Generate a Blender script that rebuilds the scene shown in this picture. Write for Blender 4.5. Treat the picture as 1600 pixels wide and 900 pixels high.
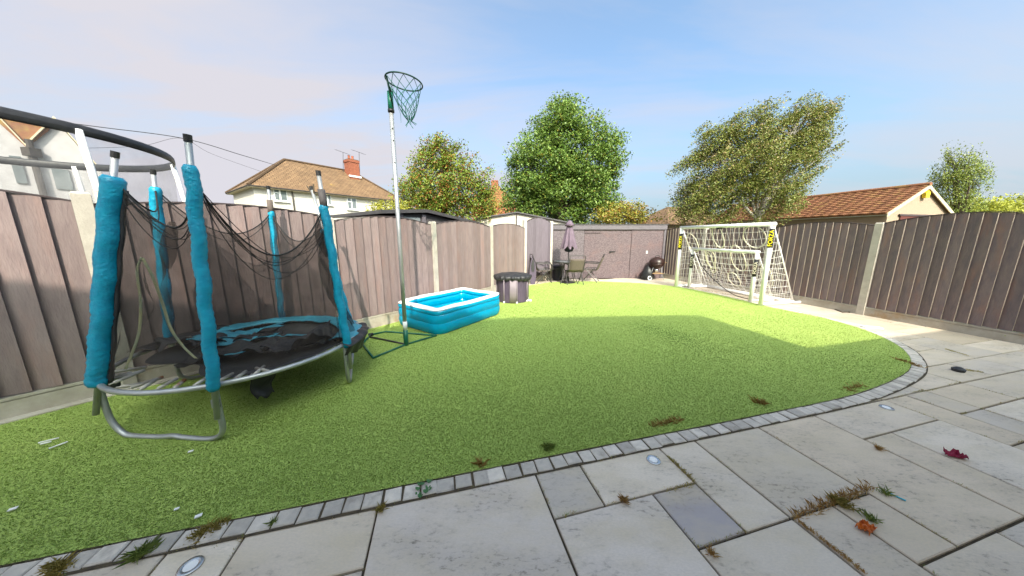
import bpy, math, random
import numpy as np
from mathutils import Vector, Matrix, noise as mnoise
random.seed(7); RNG = np.random.default_rng(11)
for o in list(bpy.data.objects): bpy.data.objects.remove(o)
SC = bpy.context.scene; COL = SC.collection
R = math.radians
# ------------------------------------------------------------------ camera
FPX = 445.0; HC = 1.5; PITCH = math.atan(80/FPX)
cd = bpy.data.cameras.new('camera'); cam = bpy.data.objects.new('camera', cd); COL.objects.link(cam)
cd.sensor_width = 36; cd.lens = 36*FPX/1600; cd.clip_end = 2000; cd.clip_start = 0.02
cam.location = (0, 0, HC); cam.rotation_euler = (R(90)-PITCH, 0, 0)
SC.camera = cam
SC.render.resolution_x = 1024; SC.render.resolution_y = 576
SC.view_settings.view_transform = 'Standard'; SC.view_settings.look = 'None'
SC.view_settings.exposure = 2.28; SC.view_settings.gamma = 1
# ------------------------------------------------------------------ sun and sky
SUN_EL = 41.0; SUN_HEAD = -12.0          # degrees; heading of the light, measured from +Y towards +X
sd = bpy.data.lights.new('sun', 'SUN'); sun = bpy.data.objects.new('sun', sd); COL.objects.link(sun)
sd.energy = 1.35; sd.angle = R(0.55); sd.color = (1.0, 0.90, 0.74)
Ld = Vector((math.sin(R(SUN_HEAD))*math.cos(R(SUN_EL)), math.cos(R(SUN_HEAD))*math.cos(R(SUN_EL)), -math.sin(R(SUN_EL))))
sun.rotation_euler = Ld.to_track_quat('-Z', 'Y').to_euler(); sun.location = (0, 0, 30)
W = bpy.data.worlds.new('World'); SC.world = W; W.use_nodes = True
nt = W.node_tree; N = nt.nodes; LK = nt.links
for n in list(N): N.remove(n)
def wn(t, **k):
    n = N.new(t)
    for a, b in k.items(): setattr(n, a, b)
    return n
wout = wn('ShaderNodeOutputWorld'); bg = wn('ShaderNodeBackground'); bg.inputs[1].default_value = 0.15
sky = wn('ShaderNodeTexSky', sky_type='NISHITA'); sky.sun_disc = False
sky.sun_elevation = R(SUN_EL); sky.sun_rotation = math.atan2(-Ld.x, -Ld.y)
sky.air_density = 0.6; sky.dust_density = 8.0; sky.ozone_density = 1.4; sky.altitude = 20
tc = wn('ShaderNodeTexCoord')
sep = wn('ShaderNodeSeparateXYZ'); LK.new(tc.outputs['Generated'], sep.inputs[0])
def wmath(op, a, b=None, clamp=False):
    n = wn('ShaderNodeMath', operation=op); n.use_clamp = clamp
    for i, x in enumerate((a, b)):
        if x is None: continue
        if isinstance(x, (int, float)): n.inputs[i].default_value = x
        else: LK.new(x, n.inputs[i])
    return n.outputs[0]
# project the view direction on a flat cloud layer, so that the cirrus gathers towards the horizon
zc = wmath('ADD', wmath('MAXIMUM', sep.outputs[2], 0.0), 0.18)
cx = wmath('DIVIDE', sep.outputs[0], zc); cy = wmath('DIVIDE', sep.outputs[1], zc)
cmb = wn('ShaderNodeCombineXYZ'); LK.new(cx, cmb.inputs[0]); LK.new(cy, cmb.inputs[1])
mp = wn('ShaderNodeMapping'); LK.new(cmb.outputs[0], mp.inputs[0])
mp.inputs['Rotation'].default_value = (0, 0, R(28)); mp.inputs['Scale'].default_value = (0.75, 2.1, 1); mp.inputs['Location'].default_value = (1.7, 0.4, 0)
n1 = wn('ShaderNodeTexNoise'); n1.inputs['Scale'].default_value = 0.75; n1.inputs['Detail'].default_value = 8; n1.inputs['Roughness'].default_value = 0.55
n1.inputs['Distortion'].default_value = 0.5
LK.new(mp.outputs[0], n1.inputs[0])
n2 = wn('ShaderNodeTexNoise'); n2.inputs['Scale'].default_value = 0.33; n2.inputs['Detail'].default_value = 3
mp2 = wn('ShaderNodeMapping'); LK.new(cmb.outputs[0], mp2.inputs[0]); mp2.inputs['Location'].default_value = (5.3, 2.2, 0); LK.new(mp2.outputs[0], n2.inputs[0])
wisp = wn('ShaderNodeMapRange'); LK.new(n1.outputs[0], wisp.inputs[0])
wisp.inputs[1].default_value = 0.42; wisp.inputs[2].default_value = 0.64; wisp.inputs[3].default_value = 0.0; wisp.inputs[4].default_value = 1.0
# a bank of thin high cloud over the western half of the sky
west = wn('ShaderNodeMapRange'); west.interpolation_type = 'SMOOTHSTEP'
LK.new(wmath('ADD', wmath('MULTIPLY', sep.outputs[0], -1.0), wmath('MULTIPLY', n2.outputs[0], 0.5)), west.inputs[0])
west.inputs[1].default_value = -0.10; west.inputs[2].default_value = 0.95; west.inputs[3].default_value = 0.05; west.inputs[4].default_value = 0.92
low = wn('ShaderNodeMapRange'); LK.new(sep.outputs[2], low.inputs[0])
low.inputs[1].default_value = 0.0; low.inputs[2].default_value = 0.75; low.inputs[3].default_value = 1.0; low.inputs[4].default_value = 0.12
veil = wmath('MULTIPLY', west.outputs[0], low.outputs[0])
dens = wmath('ADD', veil, wmath('MULTIPLY', wisp.outputs[0], wmath('ADD', wmath('MULTIPLY', west.outputs[0], 0.30), 0.50)), clamp=True)
# pale ground haze low over the horizon
hz = wn('ShaderNodeMapRange'); hz.interpolation_type = 'SMOOTHSTEP'; LK.new(sep.outputs[2], hz.inputs[0]); hz.inputs[1].default_value = -0.02; hz.inputs[2].default_value = 0.42; hz.inputs[3].default_value = 0.80; hz.inputs[4].default_value = 0.0
dens = wmath('MAXIMUM', dens, 0.0)
mixc = wn('ShaderNodeMix', data_type='RGBA'); LK.new(dens, mixc.inputs[0])
skc = wn('ShaderNodeMix', data_type='RGBA', blend_type='MULTIPLY'); skc.inputs[0].default_value = 1.0
LK.new(sky.outputs[0], skc.inputs[6]); skc.inputs[7].default_value = (0.60, 0.74, 0.72, 1)
hzm = wn('ShaderNodeMix', data_type='RGBA'); LK.new(hz.outputs[0], hzm.inputs[0]); LK.new(skc.outputs[2], hzm.inputs[6]); hzm.inputs[7].default_value = (0.80, 1.06, 1.20, 1); LK.new(hzm.outputs[2], mixc.inputs[6]); mixc.inputs[7].default_value = (1.03, 1.01, 1.10, 1)
LK.new(mixc.outputs[2], bg.inputs[0]); LK.new(bg.outputs[0], wout.inputs[0])

# ------------------------------------------------------------------ pixel -> place helpers (distance always from ground, wall or depth)
def ray(px, py):
    u = (px-800)/FPX; v = (450-py)/FPX
    return np.array([u, math.cos(PITCH)+math.sin(PITCH)*v, -math.sin(PITCH)+math.cos(PITCH)*v])
C0 = np.array([0, 0, HC])
def gnd(px, py, z=0.0):
    d = ray(px, py); return C0+(z-HC)/d[2]*d
def atY(px, py, Y):
    d = ray(px, py); return C0+Y/d[1]*d
def onwall(px, py, a, b):
    d = ray(px, py); n = np.array([-(b[1]-a[1]), b[0]-a[0], 0.0])
    return C0+(n[0]*a[0]+n[1]*a[1])/(n@d)*d
TH = R(-14.3)
VA = np.array([math.sin(TH), math.cos(TH)]); VB = np.array([math.cos(TH), -math.sin(TH)])
def st(s, t, z=0.0): p = s*VB+t*VA; return np.array([p[0], p[1], z])
def to_st(p): p = np.array(p[:2]); return float(p@VB), float(p@VA)
# ------------------------------------------------------------------ materials
def new_mat(name):
    m = bpy.data.materials.new(name); m.use_nodes = True
    t = m.node_tree; b = t.nodes['Principled BSDF']; return m, t, b
def setp(b, **k):
    for a, v in k.items():
        b.inputs[a.replace('_', ' ')].default_value = v
def rgba(c): return (c[0], c[1], c[2], 1)
def mat(name, c, c2=None, rough=0.7, ns=4.0, stretch=(1, 1, 1), var=0.0, bump=0.0, bs=40.0, metal=0.0, spec=0.4, lo=0.35, hi=0.65, detail=6, c3=None, ns3=1.0, lo3=0.5, hi3=0.7, trans=0.0, shift=False, coat=0.0):
    """Principled material: c <-> c2 by noise, an optional stain colour c3 at a coarser scale, brightness varied per object."""
    m, t, b = new_mat(name); n = t.nodes; L = t.links
    setp(b, Roughness=rough, Metallic=metal); b.inputs['Specular IOR Level'].default_value = spec
    b.inputs['Coat Weight'].default_value = coat
    tcx = n.new('ShaderNodeTexCoord'); vec = tcx.outputs['Object']
    oi = n.new('ShaderNodeObjectInfo')
    if shift:
        va = n.new('ShaderNodeVectorMath'); va.operation = 'ADD'; sc = n.new('ShaderNodeVectorMath'); sc.operation = 'SCALE'
        sc.inputs[0].default_value = (13.0, 7.0, 5.0); L.new(oi.outputs['Random'], sc.inputs['Scale'])
        L.new(vec, va.inputs[0]); L.new(sc.outputs[0], va.inputs[1]); vec = va.outputs[0]
    mp = n.new('ShaderNodeMapping'); mp.inputs['Scale'].default_value = stretch; L.new(vec, mp.inputs[0])
    out = None
    if c2 is None: c2 = tuple(x*0.8 for x in c)
    nz = n.new('ShaderNodeTexNoise'); nz.inputs['Scale'].default_value = ns; nz.inputs['Detail'].default_value = detail; nz.inputs['Roughness'].default_value = 0.62
    L.new(mp.outputs[0], nz.inputs[0])
    mr = n.new('ShaderNodeMapRange'); mr.inputs[1].default_value = lo; mr.inputs[2].default_value = hi; L.new(nz.outputs[0], mr.inputs[0])
    mx = n.new('ShaderNodeMix'); mx.data_type = 'RGBA'; mx.inputs[6].default_value = rgba(c); mx.inputs[7].default_value = rgba(c2); L.new(mr.outputs[0], mx.inputs[0])
    out = mx.outputs[2]
    if c3 is not None:
        nz3 = n.new('ShaderNodeTexNoise'); nz3.inputs['Scale'].default_value = ns3; nz3.inputs['Detail'].default_value = 7; nz3.inputs['Roughness'].default_value = 0.65; L.new(mp.outputs[0], nz3.inputs[0])
        m3 = n.new('ShaderNodeMapRange'); m3.inputs[1].default_value = lo3; m3.inputs[2].default_value = hi3; L.new(nz3.outputs[0], m3.inputs[0])
        mx3 = n.new('ShaderNodeMix'); mx3.data_type = 'RGBA'; L.new(m3.outputs[0], mx3.inputs[0]); L.new(out, mx3.inputs[6]); mx3.inputs[7].default_value = rgba(c3); out = mx3.outputs[2]
    if var:
        hs = n.new('ShaderNodeHueSaturation'); L.new(out, hs.inputs['Color'])
        mv = n.new('ShaderNodeMapRange'); mv.inputs[3].default_value = 1-var; mv.inputs[4].default_value = 1+var; L.new(oi.outputs['Random'], mv.inputs[0]); L.new(mv.outputs[0], hs.inputs['Value']); out = hs.outputs[0]
    L.new(out, b.inputs['Base Color'])
    if bump:
        nb = n.new('ShaderNodeTexNoise'); nb.inputs['Scale'].default_value = bs; nb.inputs['Detail'].default_value = 5; L.new(mp.outputs[0], nb.inputs[0])
        bp = n.new('ShaderNodeBump'); bp.inputs['Strength'].default_value = bump; bp.inputs['Distance'].default_value = 0.01; L.new(nb.outputs[0], bp.inputs['Height']); L.new(bp.outputs[0], b.inputs['Normal'])
    if trans: b.inputs['Transmission Weight'].default_value = trans
    return m
def mat_net(name, c, cover):
    m = bpy.data.materials.new(name); m.use_nodes = True; t = m.node_tree; n = t.nodes; L = t.links
    for x in list(n): n.remove(x)
    o = n.new('ShaderNodeOutputMaterial'); tr = n.new('ShaderNodeBsdfTransparent'); df = n.new('ShaderNodeBsdfDiffuse'); df.inputs[0].default_value = rgba(c)
    tl = n.new('ShaderNodeBsdfTranslucent'); tl.inputs[0].default_value = rgba(c); mm = n.new('ShaderNodeMixShader'); mm.inputs[0].default_value = 0.35; L.new(df.outputs[0], mm.inputs[1]); L.new(tl.outputs[0], mm.inputs[2])
    mx = n.new('ShaderNodeMixShader'); mx.inputs[0].default_value = cover
    tcx = n.new('ShaderNodeTexCoord'); nz = n.new('ShaderNodeTexNoise'); nz.inputs['Scale'].default_value = 5; nz.inputs['Detail'].default_value = 4; L.new(tcx.outputs['Object'], nz.inputs[0])
    mr = n.new('ShaderNodeMapRange'); mr.inputs[1].default_value = 0.3; mr.inputs[2].default_value = 0.7; mr.inputs[3].default_value = max(0, cover-0.09); mr.inputs[4].default_value = min(1, cover+0.11); L.new(nz.outputs[0], mr.inputs[0]); L.new(mr.outputs[0], mx.inputs[0])
    L.new(tr.outputs[0], mx.inputs[1]); L.new(mm.outputs[0], mx.inputs[2]); L.new(mx.outputs[0], o.inputs[0]); return m
def mat_leaf(name, trans=0.35, rough=0.5):
    """leaf colour comes from the per-leaf colour attribute"""
    m = bpy.data.materials.new(name); m.use_nodes = True; t = m.node_tree; n = t.nodes; L = t.links
    b = n['Principled BSDF']; o = n['Material Output']; setp(b, Roughness=rough); b.inputs['Specular IOR Level'].default_value = 0.35
    at = n.new('ShaderNodeAttribute'); at.attribute_name = 'Col'; L.new(at.outputs[0], b.inputs['Base Color'])
    tl = n.new('ShaderNodeBsdfTranslucent'); L.new(at.outputs[0], tl.inputs[0]); mx = n.new('ShaderNodeMixShader'); mx.inputs[0].default_value = trans
    L.new(b.outputs[0], mx.inputs[1]); L.new(tl.outputs[0], mx.inputs[2]); L.new(mx.outputs[0], o.inputs[0]); return m
M = {}
M['fence'] = mat('stained_fence_wood', (0.225, 0.172, 0.168), (0.178, 0.132, 0.132), rough=0.72, ns=3.0, stretch=(6, 6, 1.2), var=0.16, bump=0.5, bs=14, c3=(0.235, 0.145, 0.128), ns3=0.9, lo3=0.50, hi3=0.80, shift=True)
M['fence_dark'] = mat('dark_stained_fence_wood', (0.200, 0.150, 0.145), (0.140, 0.110, 0.120), rough=0.72, ns=3.0, stretch=(5, 5, 1.4), var=0.16, bump=0.5, bs=14, c3=(0.25, 0.13, 0.095), ns3=1.0, lo3=0.52, hi3=0.80, shift=True)
M['sunlit_edge'] = mat('sunlit_board_edge', (0.60, 0.50, 0.41), (0.46, 0.37, 0.30), rough=0.8, ns=6, stretch=(1, 1, 0.3))  # sunlight catching the board edges, painted in as a pale wood tone
M['fence_cap'] = mat('dark_fence_cap', (0.07, 0.052, 0.056), rough=0.8)
M['fence_pale'] = mat('weathered_mauve_panel', (0.140, 0.115, 0.140), (0.115, 0.092, 0.112), rough=0.75, ns=4, stretch=(9, 9, 1), var=0.12, bump=0.4, bs=14, shift=True)
M['conc'] = mat('post_concrete', (0.50, 0.46, 0.40), (0.40, 0.36, 0.31), rough=0.9, ns=7, bump=0.35, bs=60, var=0.06, c3=(0.30, 0.24, 0.15), ns3=1.6, lo3=0.60, hi3=0.85)
M['gravelboard'] = mat('gravel_board_concrete', (0.46, 0.42, 0.36), (0.36, 0.32, 0.26), rough=0.92, ns=5, bump=0.4, bs=50, c3=(0.36, 0.20, 0.06), ns3=1.5, lo3=0.56, hi3=0.74)
def mat_slab():
    m, t, b = new_mat('sandstone_paving'); n = t.nodes; L = t.links; setp(b, Roughness=0.78); b.inputs['Specular IOR Level'].default_value = 0.3
    tcx = n.new('ShaderNodeTexCoord'); oi = n.new('ShaderNodeObjectInfo')
    sc = n.new('ShaderNodeVectorMath'); sc.operation = 'SCALE'; sc.inputs[0].default_value = (31, 17, 0); L.new(oi.outputs['Random'], sc.inputs['Scale'])
    va = n.new('ShaderNodeVectorMath'); L.new(tcx.outputs['Object'], va.inputs[0]); L.new(sc.outputs[0], va.inputs[1])
    mp = n.new('ShaderNodeMapping'); mp.inputs['Rotation'].default_value = (0, 0, R(14.3)); mp.inputs['Scale'].default_value = (1.0, 2.2, 1); L.new(va.outputs[0], mp.inputs[0])
    def nz(scale, det, rough, lo, hi, a, bb):
        q = n.new('ShaderNodeTexNoise'); q.inputs['Scale'].default_value = scale; q.inputs['Detail'].default_value = det; q.inputs['Roughness'].default_value = rough; L.new(mp.outputs[0], q.inputs[0])
        r = n.new('ShaderNodeMapRange'); r.inputs[1].default_value = lo; r.inputs[2].default_value = hi; r.inputs[3].default_value = a; r.inputs[4].default_value = bb; L.new(q.outputs[0], r.inputs[0]); return q, r
    q1, r1 = nz(1.7, 8, 0.62, 0.44, 0.68, 0, 1.0)      # lichen-dark weathering
    q2, r2 = nz(60, 5, 0.75, 0.40, 0.62, 0, 0.30)       # grain
    q3, r3 = nz(2.6, 5, 0.6, 0.42, 0.68, 0, 0.7)       # warm mineral staining
    q4, r4 = nz(22, 6, 0.7, 0.52, 0.66, 0, 1.0)
    def mix(fac, a, c, bt='MIX'):
        x = n.new('ShaderNodeMix'); x.data_type = 'RGBA'; x.blend_type = bt; L.new(fac, x.inputs[0]); L.new(a, x.inputs[6]); x.inputs[7].default_value = rgba(c); return x.outputs[2]
    o = mix(r3.outputs[0], oi.outputs['Color'], (0.60, 0.50, 0.36))
    o = mix(r2.outputs[0], o, (0.43, 0.385, 0.34))
    mm = n.new('ShaderNodeMath'); mm.operation = 'MULTIPLY'; L.new(r1.outputs[0], mm.inputs[0]); ma = n.new('ShaderNodeMath'); ma.operation = 'ADD'; ma.inputs[1].default_value = 0.25; L.new(r4.outputs[0], ma.inputs[0]); L.new(ma.outputs[0], mm.inputs[1]); mm.use_clamp = True
    o = mix(mm.outputs[0], o, (0.235, 0.20, 0.17))
    L.new(o, b.inputs['Base Color'])
    bp = n.new('ShaderNodeBump'); bp.inputs['Strength'].default_value = 0.35; bp.inputs['Distance'].default_value = 0.006; q5 = n.new('ShaderNodeTexNoise'); q5.inputs['Scale'].default_value = 14; q5.inputs['Detail'].default_value = 8; L.new(mp.outputs[0], q5.inputs[0]); L.new(q5.outputs[0], bp.inputs['Height']); L.new(bp.outputs[0], b.inputs['Normal'])
    return m
M['slab'] = mat_slab()
M['sett'] = mat('sett_stone', (0.58, 0.52, 0.46), (0.46, 0.415, 0.375), rough=0.85, ns=18, var=0.20, bump=0.5, bs=45, c3=(0.25, 0.22, 0.19), ns3=6, lo3=0.55, hi3=0.75, shift=True)
M['joint'] = mat('dirty_joint_mortar', (0.10, 0.075, 0.045), (0.045, 0.035, 0.025), rough=1, ns=20)
M['turf'] = mat('turf_backing', (0.37, 0.48, 0.115), (0.29, 0.40, 0.085), rough=0.9, ns=160, bump=0.8, bs=150, c3=(0.39, 0.49, 0.12), ns3=1.2)
M['blade'] = mat_leaf('turf_blades', 0.40, 0.6)
M['leaf'] = mat_leaf('leaves', 0.30)
M['soil'] = mat('rough_ground', (0.10, 0.11, 0.045), (0.075, 0.07, 0.04), rough=1, ns=2, bump=0.5)
M['galv'] = mat('galvanised_steel', (0.50, 0.51, 0.52), (0.40, 0.41, 0.42), rough=0.45, ns=8, metal=0.75, c3=(0.30, 0.17, 0.08), ns3=3.0, lo3=0.66, hi3=0.80)
M['rusty'] = mat('rusty_pale_steel', (0.55, 0.52, 0.47), (0.42, 0.38, 0.33), rough=0.6, ns=9, c3=(0.32, 0.10, 0.03), ns3=4.0, lo3=0.58, hi3=0.66, shift=True)
M['bluefoam'] = mat('blue_pole_sleeve', (0.000, 0.29, 0.45), (0.000, 0.22, 0.38), rough=0.42, ns=14, bump=0.65, bs=30, spec=0.5, stretch=(1, 1, 1.8))
M['blackvinyl'] = mat('black_vinyl', (0.020, 0.020, 0.024), (0.032, 0.031, 0.034), rough=0.5, ns=7, bump=0.4, bs=18)
M['mat_black'] = mat('woven_jumping_mat', (0.045, 0.044, 0.046), (0.026, 0.026, 0.028), rough=0.75, ns=5, bump=0.3, bs=120, c3=(0.095, 0.088, 0.08), ns3=2.0, lo3=0.55, hi3=0.8)
M['padblue'] = mat('faded_blue_padding', (0.03, 0.23, 0.34), (0.06, 0.33, 0.43), rough=0.5, ns=4, bump=0.6, bs=16)
M['net_dark'] = mat_net('black_safety_net', (0.060, 0.050, 0.046), 0.46)
M['net_pale'] = mat_net('pale_safety_net', (0.30, 0.29, 0.30), 0.22)
M['cord'] = mat('black_cord', (0.018, 0.018, 0.020), rough=0.8)
M['strap'] = mat('yellow_strap', (0.55, 0.52, 0.28), (0.32, 0.38, 0.28), rough=0.7, ns=14)
M['white_pl'] = mat('white_plastic', (0.86, 0.85, 0.85), (0.80, 0.79, 0.78), rough=0.38, ns=6, c3=(0.45, 0.41, 0.34), ns3=4, lo3=0.64, hi3=0.85)
M['white_rope'] = mat('white_net_string', (0.80, 0.76, 0.74), rough=0.8)
M['cream_rope'] = mat('cream_hole_edging', (0.78, 0.72, 0.58), rough=0.8)
M['green_pt'] = mat('dark_green_paint', (0.006, 0.095, 0.060), (0.010, 0.13, 0.08), rough=0.4, ns=9)
M['green_dk'] = mat('green_black_ring', (0.006, 0.040, 0.030), rough=0.45)
M['green_net'] = mat('green_string', (0.015, 0.11, 0.085), rough=0.8)
M['black'] = mat('black_paint', (0.018, 0.018, 0.019), rough=0.45)
M['yellow'] = mat('yellow_print', (0.80, 0.68, 0.02), rough=0.5)
M['printwhite'] = mat('white_print', (0.70, 0.64, 0.50), rough=0.5)
M['chrome'] = mat('bright_steel', (0.62, 0.62, 0.62), rough=0.25, metal=0.9)
M['osb'] = mat('painted_strand_board', (0.145, 0.108, 0.118), (0.085, 0.060, 0.068), rough=0.7, ns=26, stretch=(1, 1, 1.6), lo=0.42, hi=0.60, bump=0.5, bs=40, c3=(0.155, 0.090, 0.088), ns3=1.4, lo3=0.52, hi3=0.80)
M['osb_grey'] = mat('greyer_strand_board', (0.145, 0.118, 0.132), (0.092, 0.073, 0.082), rough=0.7, ns=26, lo=0.42, hi=0.60, bump=0.5, bs=40)
M['greypaint'] = mat('grey_fascia_paint', (0.135, 0.118, 0.135), rough=0.6, ns=6)
M['felt'] = mat('roof_felt', (0.10, 0.095, 0.10), (0.075, 0.07, 0.075), rough=0.9, ns=20)
M['charcoal'] = mat('charcoal_boards', (0.075, 0.066, 0.070), (0.055, 0.05, 0.053), rough=0.7, ns=6, stretch=(1, 1, 6))
M['charcoal_gl'] = mat('charcoal_eaves', (0.060, 0.056, 0.060), rough=0.35)
M['render'] = mat('cream_pebbledash', (0.56, 0.52, 0.47), (0.50, 0.465, 0.42), rough=0.95, ns=40, bump=0.3, bs=80)
M['render_pale'] = mat('white_painted_render', (0.78, 0.75, 0.70), (0.72, 0.69, 0.64), rough=0.9, ns=3)
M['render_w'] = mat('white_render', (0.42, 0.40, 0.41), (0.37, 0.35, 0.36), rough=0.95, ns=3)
M['dash'] = mat('buff_pebbledash', (0.36, 0.27, 0.20), (0.275, 0.205, 0.15), rough=0.95, ns=60, bump=0.5, bs=90)
M['conc_panel'] = mat('pale_concrete_panels', (0.56, 0.51, 0.44), (0.48, 0.43, 0.36), rough=0.95, ns=14, bump=0.3, bs=60)
M['upvc'] = mat('white_window_frame', (0.80, 0.80, 0.78), rough=0.3)
M['glass'] = mat('window_glass', (0.10, 0.12, 0.13), (0.20, 0.22, 0.23), rough=0.06, ns=1.2, spec=0.8)
M['gutter'] = mat('dark_gutter', (0.05, 0.04, 0.035), rough=0.5)
M['brick_red'] = mat('chimney_brick', (0.30, 0.10, 0.055), (0.22, 0.075, 0.045), rough=0.9, ns=9, var=0.2, shift=True)
M['terracotta'] = mat('terracotta_pot', (0.35, 0.10, 0.05), rough=0.8)
M['soffit'] = mat('cream_soffit', (0.55, 0.47, 0.33), rough=0.7)
M['garagedoor'] = mat('dark_red_door', (0.115, 0.030, 0.022), rough=0.5)
M['alarm'] = mat('yellow_alarm_box', (0.80, 0.58, 0.03), rough=0.4)
def mat_roof(name, c, c2, moss, rows, cols, mlo=0.62, mhi=0.75):
    """far roof tiling: courses and joints too small to pick apart, given as relief"""
    m, t, b = new_mat(name); n = t.nodes; L = t.links; setp(b, Roughness=0.9)
    uv = n.new('ShaderNodeTexCoord'); br = n.new('ShaderNodeTexBrick'); br.inputs['Scale'].default_value = 1.0
    br.inputs['Brick Width'].default_value = cols; br.inputs['Row Height'].default_value = rows; br.inputs['Mortar Size'].default_value = rows*0.09; br.inputs['Mortar Smooth'].default_value = 0.4
    br.inputs['Color1'].default_value = rgba(c); br.inputs['Color2'].default_value = rgba(c2); br.inputs['Mortar'].default_value = rgba([x*0.5 for x in c2]); br.inputs['Bias'].default_value = 0.0
    L.new(uv.outputs['UV'], br.inputs[0])
    q = n.new('ShaderNodeTexNoise'); q.inputs['Scale'].default_value = 0.55; q.inputs['Detail'].default_value = 9; q.inputs['Roughness'].default_value = 0.68; L.new(uv.outputs['Object'], q.inputs[0])
    r = n.new('ShaderNodeMapRange'); r.inputs[1].default_value = mlo; r.inputs[2].default_value = mhi; r.inputs[4].default_value = 0.85; L.new(q.outputs[0], r.inputs[0])
    x = n.new('ShaderNodeMix'); x.data_type = 'RGBA'; L.new(r.outputs[0], x.inputs[0]); L.new(br.outputs[0], x.inputs[6]); x.inputs[7].default_value = rgba(moss)
    q2 = n.new('ShaderNodeTexNoise'); q2.inputs['Scale'].default_value = 1.7; q2.inputs['Detail'].default_value = 8; L.new(uv.outputs['Object'], q2.inputs[0])
    x2 = n.new('ShaderNodeMix'); x2.data_type = 'RGBA'; x2.blend_type = 'MULTIPLY'; x2.inputs[0].default_value = 0.55; L.new(x.outputs[2], x2.inputs[6]); L.new(q2.outputs[0], x2.inputs[7])
    g = n.new('ShaderNodeMix'); g.data_type = 'RGBA'; g.blend_type = 'MULTIPLY'; g.inputs[0].default_value = 1; L.new(x2.outputs[2], g.inputs[6]); g.inputs[7].default_value = (1.3, 1.3, 1.3, 1)
    L.new(g.outputs[2], b.inputs['Base Color'])
    bp = n.new('ShaderNodeBump'); bp.inputs['Strength'].default_value = 0.8; bp.inputs['Distance'].default_value = 0.05; bp.invert = True; L.new(br.outputs['Fac'], bp.inputs['Height']); L.new(bp.outputs[0], b.inputs['Normal'])
    return m
M['roof_brown'] = mat_roof('brown_plain_tiles', (0.21, 0.125, 0.065), (0.155, 0.090, 0.046), (0.40, 0.26, 0.03), 0.20, 0.32, 0.64, 0.74)
M['roof_orange'] = mat_roof('orange_tiles', (0.33, 0.165, 0.06), (0.26, 0.125, 0.045), (0.40, 0.25, 0.08), 0.20, 0.32)
M['tile_pan'] = mat('orange_pantile', (0.25, 0.105, 0.050), (0.185, 0.080, 0.042), rough=0.85, ns=5, c3=(0.27, 0.17, 0.055), ns3=2.2, lo3=0.52, hi3=0.7, var=0.10, shift=True)
M['bark'] = mat('bark', (0.11, 0.085, 0.06), (0.07, 0.055, 0.04), rough=0.95, ns=8, stretch=(4, 4, 1), bump=0.6)
M['birchbark'] = mat('birch_bark', (0.45, 0.41, 0.37), (0.20, 0.17, 0.15), rough=0.9, ns=6, stretch=(1, 1, 5), lo=0.5, hi=0.6)
def mat_pool(name, c, dep):
    m, t, b = new_mat(name); n = t.nodes; L = t.links; setp(b, Roughness=0.12); b.inputs['Specular IOR Level'].default_value = 0.5
    tcx = n.new('ShaderNodeTexCoord'); q = n.new('ShaderNodeTexNoise'); q.inputs['Scale'].default_value = 3; q.inputs['Detail'].default_value = 3; L.new(tcx.outputs['Object'], q.inputs[0])
    x = n.new('ShaderNodeMix'); x.data_type = 'RGBA'; L.new(q.outputs[0], x.inputs[0]); x.inputs[6].default_value = rgba(c); x.inputs[7].default_value = rgba(dep); L.new(x.outputs[2], b.inputs['Base Color'])
    tl = n.new('ShaderNodeBsdfTranslucent'); L.new(x.outputs[2], tl.inputs[0]); mx = n.new('ShaderNodeMixShader'); mx.inputs[0].default_value = 0.4; L.new(b.outputs[0], mx.inputs[1]); L.new(tl.outputs[0], mx.inputs[2]); L.new(mx.outputs[0], n['Material Output'].inputs[0])
    q2 = n.new('ShaderNodeTexNoise'); q2.inputs['Scale'].default_value = 6; L.new(tcx.outputs['Object'], q2.inputs[0]); bp = n.new('ShaderNodeBump'); bp.inputs['Strength'].default_value = 0.35; bp.inputs['Distance'].default_value = 0.05; L.new(q2.outputs[0], bp.inputs['Height']); L.new(bp.outputs[0], b.inputs['Normal'])
    return m
M['poolblue'] = mat_pool('blue_pool_vinyl', (0.0, 0.50, 0.76), (0.0, 0.38, 0.66))
M['poolin'] = mat_pool('inner_pool_vinyl', (0.0, 0.40, 0.58), (0.0, 0.28, 0.46))
M['poolwhite'] = mat('white_pool_vinyl', (0.85, 0.85, 0.87), (0.80, 0.80, 0.83), rough=0.25, ns=3)
M['plum'] = mat('plum_fabric', (0.085, 0.062, 0.098), (0.060, 0.045, 0.072), rough=0.7, ns=5, stretch=(6, 6, 1), bump=0.3, bs=20)
M['plum_pale'] = mat('faded_plum_fabric', (0.24, 0.20, 0.23), (0.20, 0.165, 0.195), rough=0.7, ns=5)
M['umbrella'] = mat('mauve_parasol_cloth', (0.15, 0.105, 0.145), (0.11, 0.08, 0.11), rough=0.8, ns=6, bump=0.3, bs=30)
M['sling'] = mat('taupe_sling_fabric', (0.13, 0.10, 0.088), (0.105, 0.083, 0.073), rough=0.8, ns=40)
M['frame_dk'] = mat('dark_grey_tube', (0.060, 0.055, 0.057), rough=0.4, metal=0.3)
M['tglass'] = mat('tinted_table_glass', (0.10, 0.15, 0.16), rough=0.05, spec=0.9)
M['navy'] = mat('navy_plastic', (0.022, 0.022, 0.040), rough=0.5)
M['kettle'] = mat('dark_brown_enamel', (0.030, 0.014, 0.012), rough=0.38)
M['timber'] = mat('bare_timber', (0.36, 0.23, 0.12), rough=0.8, ns=6)
M['orange'] = mat('orange_wrapper', (0.62, 0.16, 0.02), (0.42, 0.09, 0.02), rough=0.4, ns=30)
M['pink'] = mat('crimson_plastic', (0.30, 0.015, 0.06), rough=0.5)
M['cyan'] = mat('cyan_plastic', (0.02, 0.42, 0.55), rough=0.4)
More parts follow.
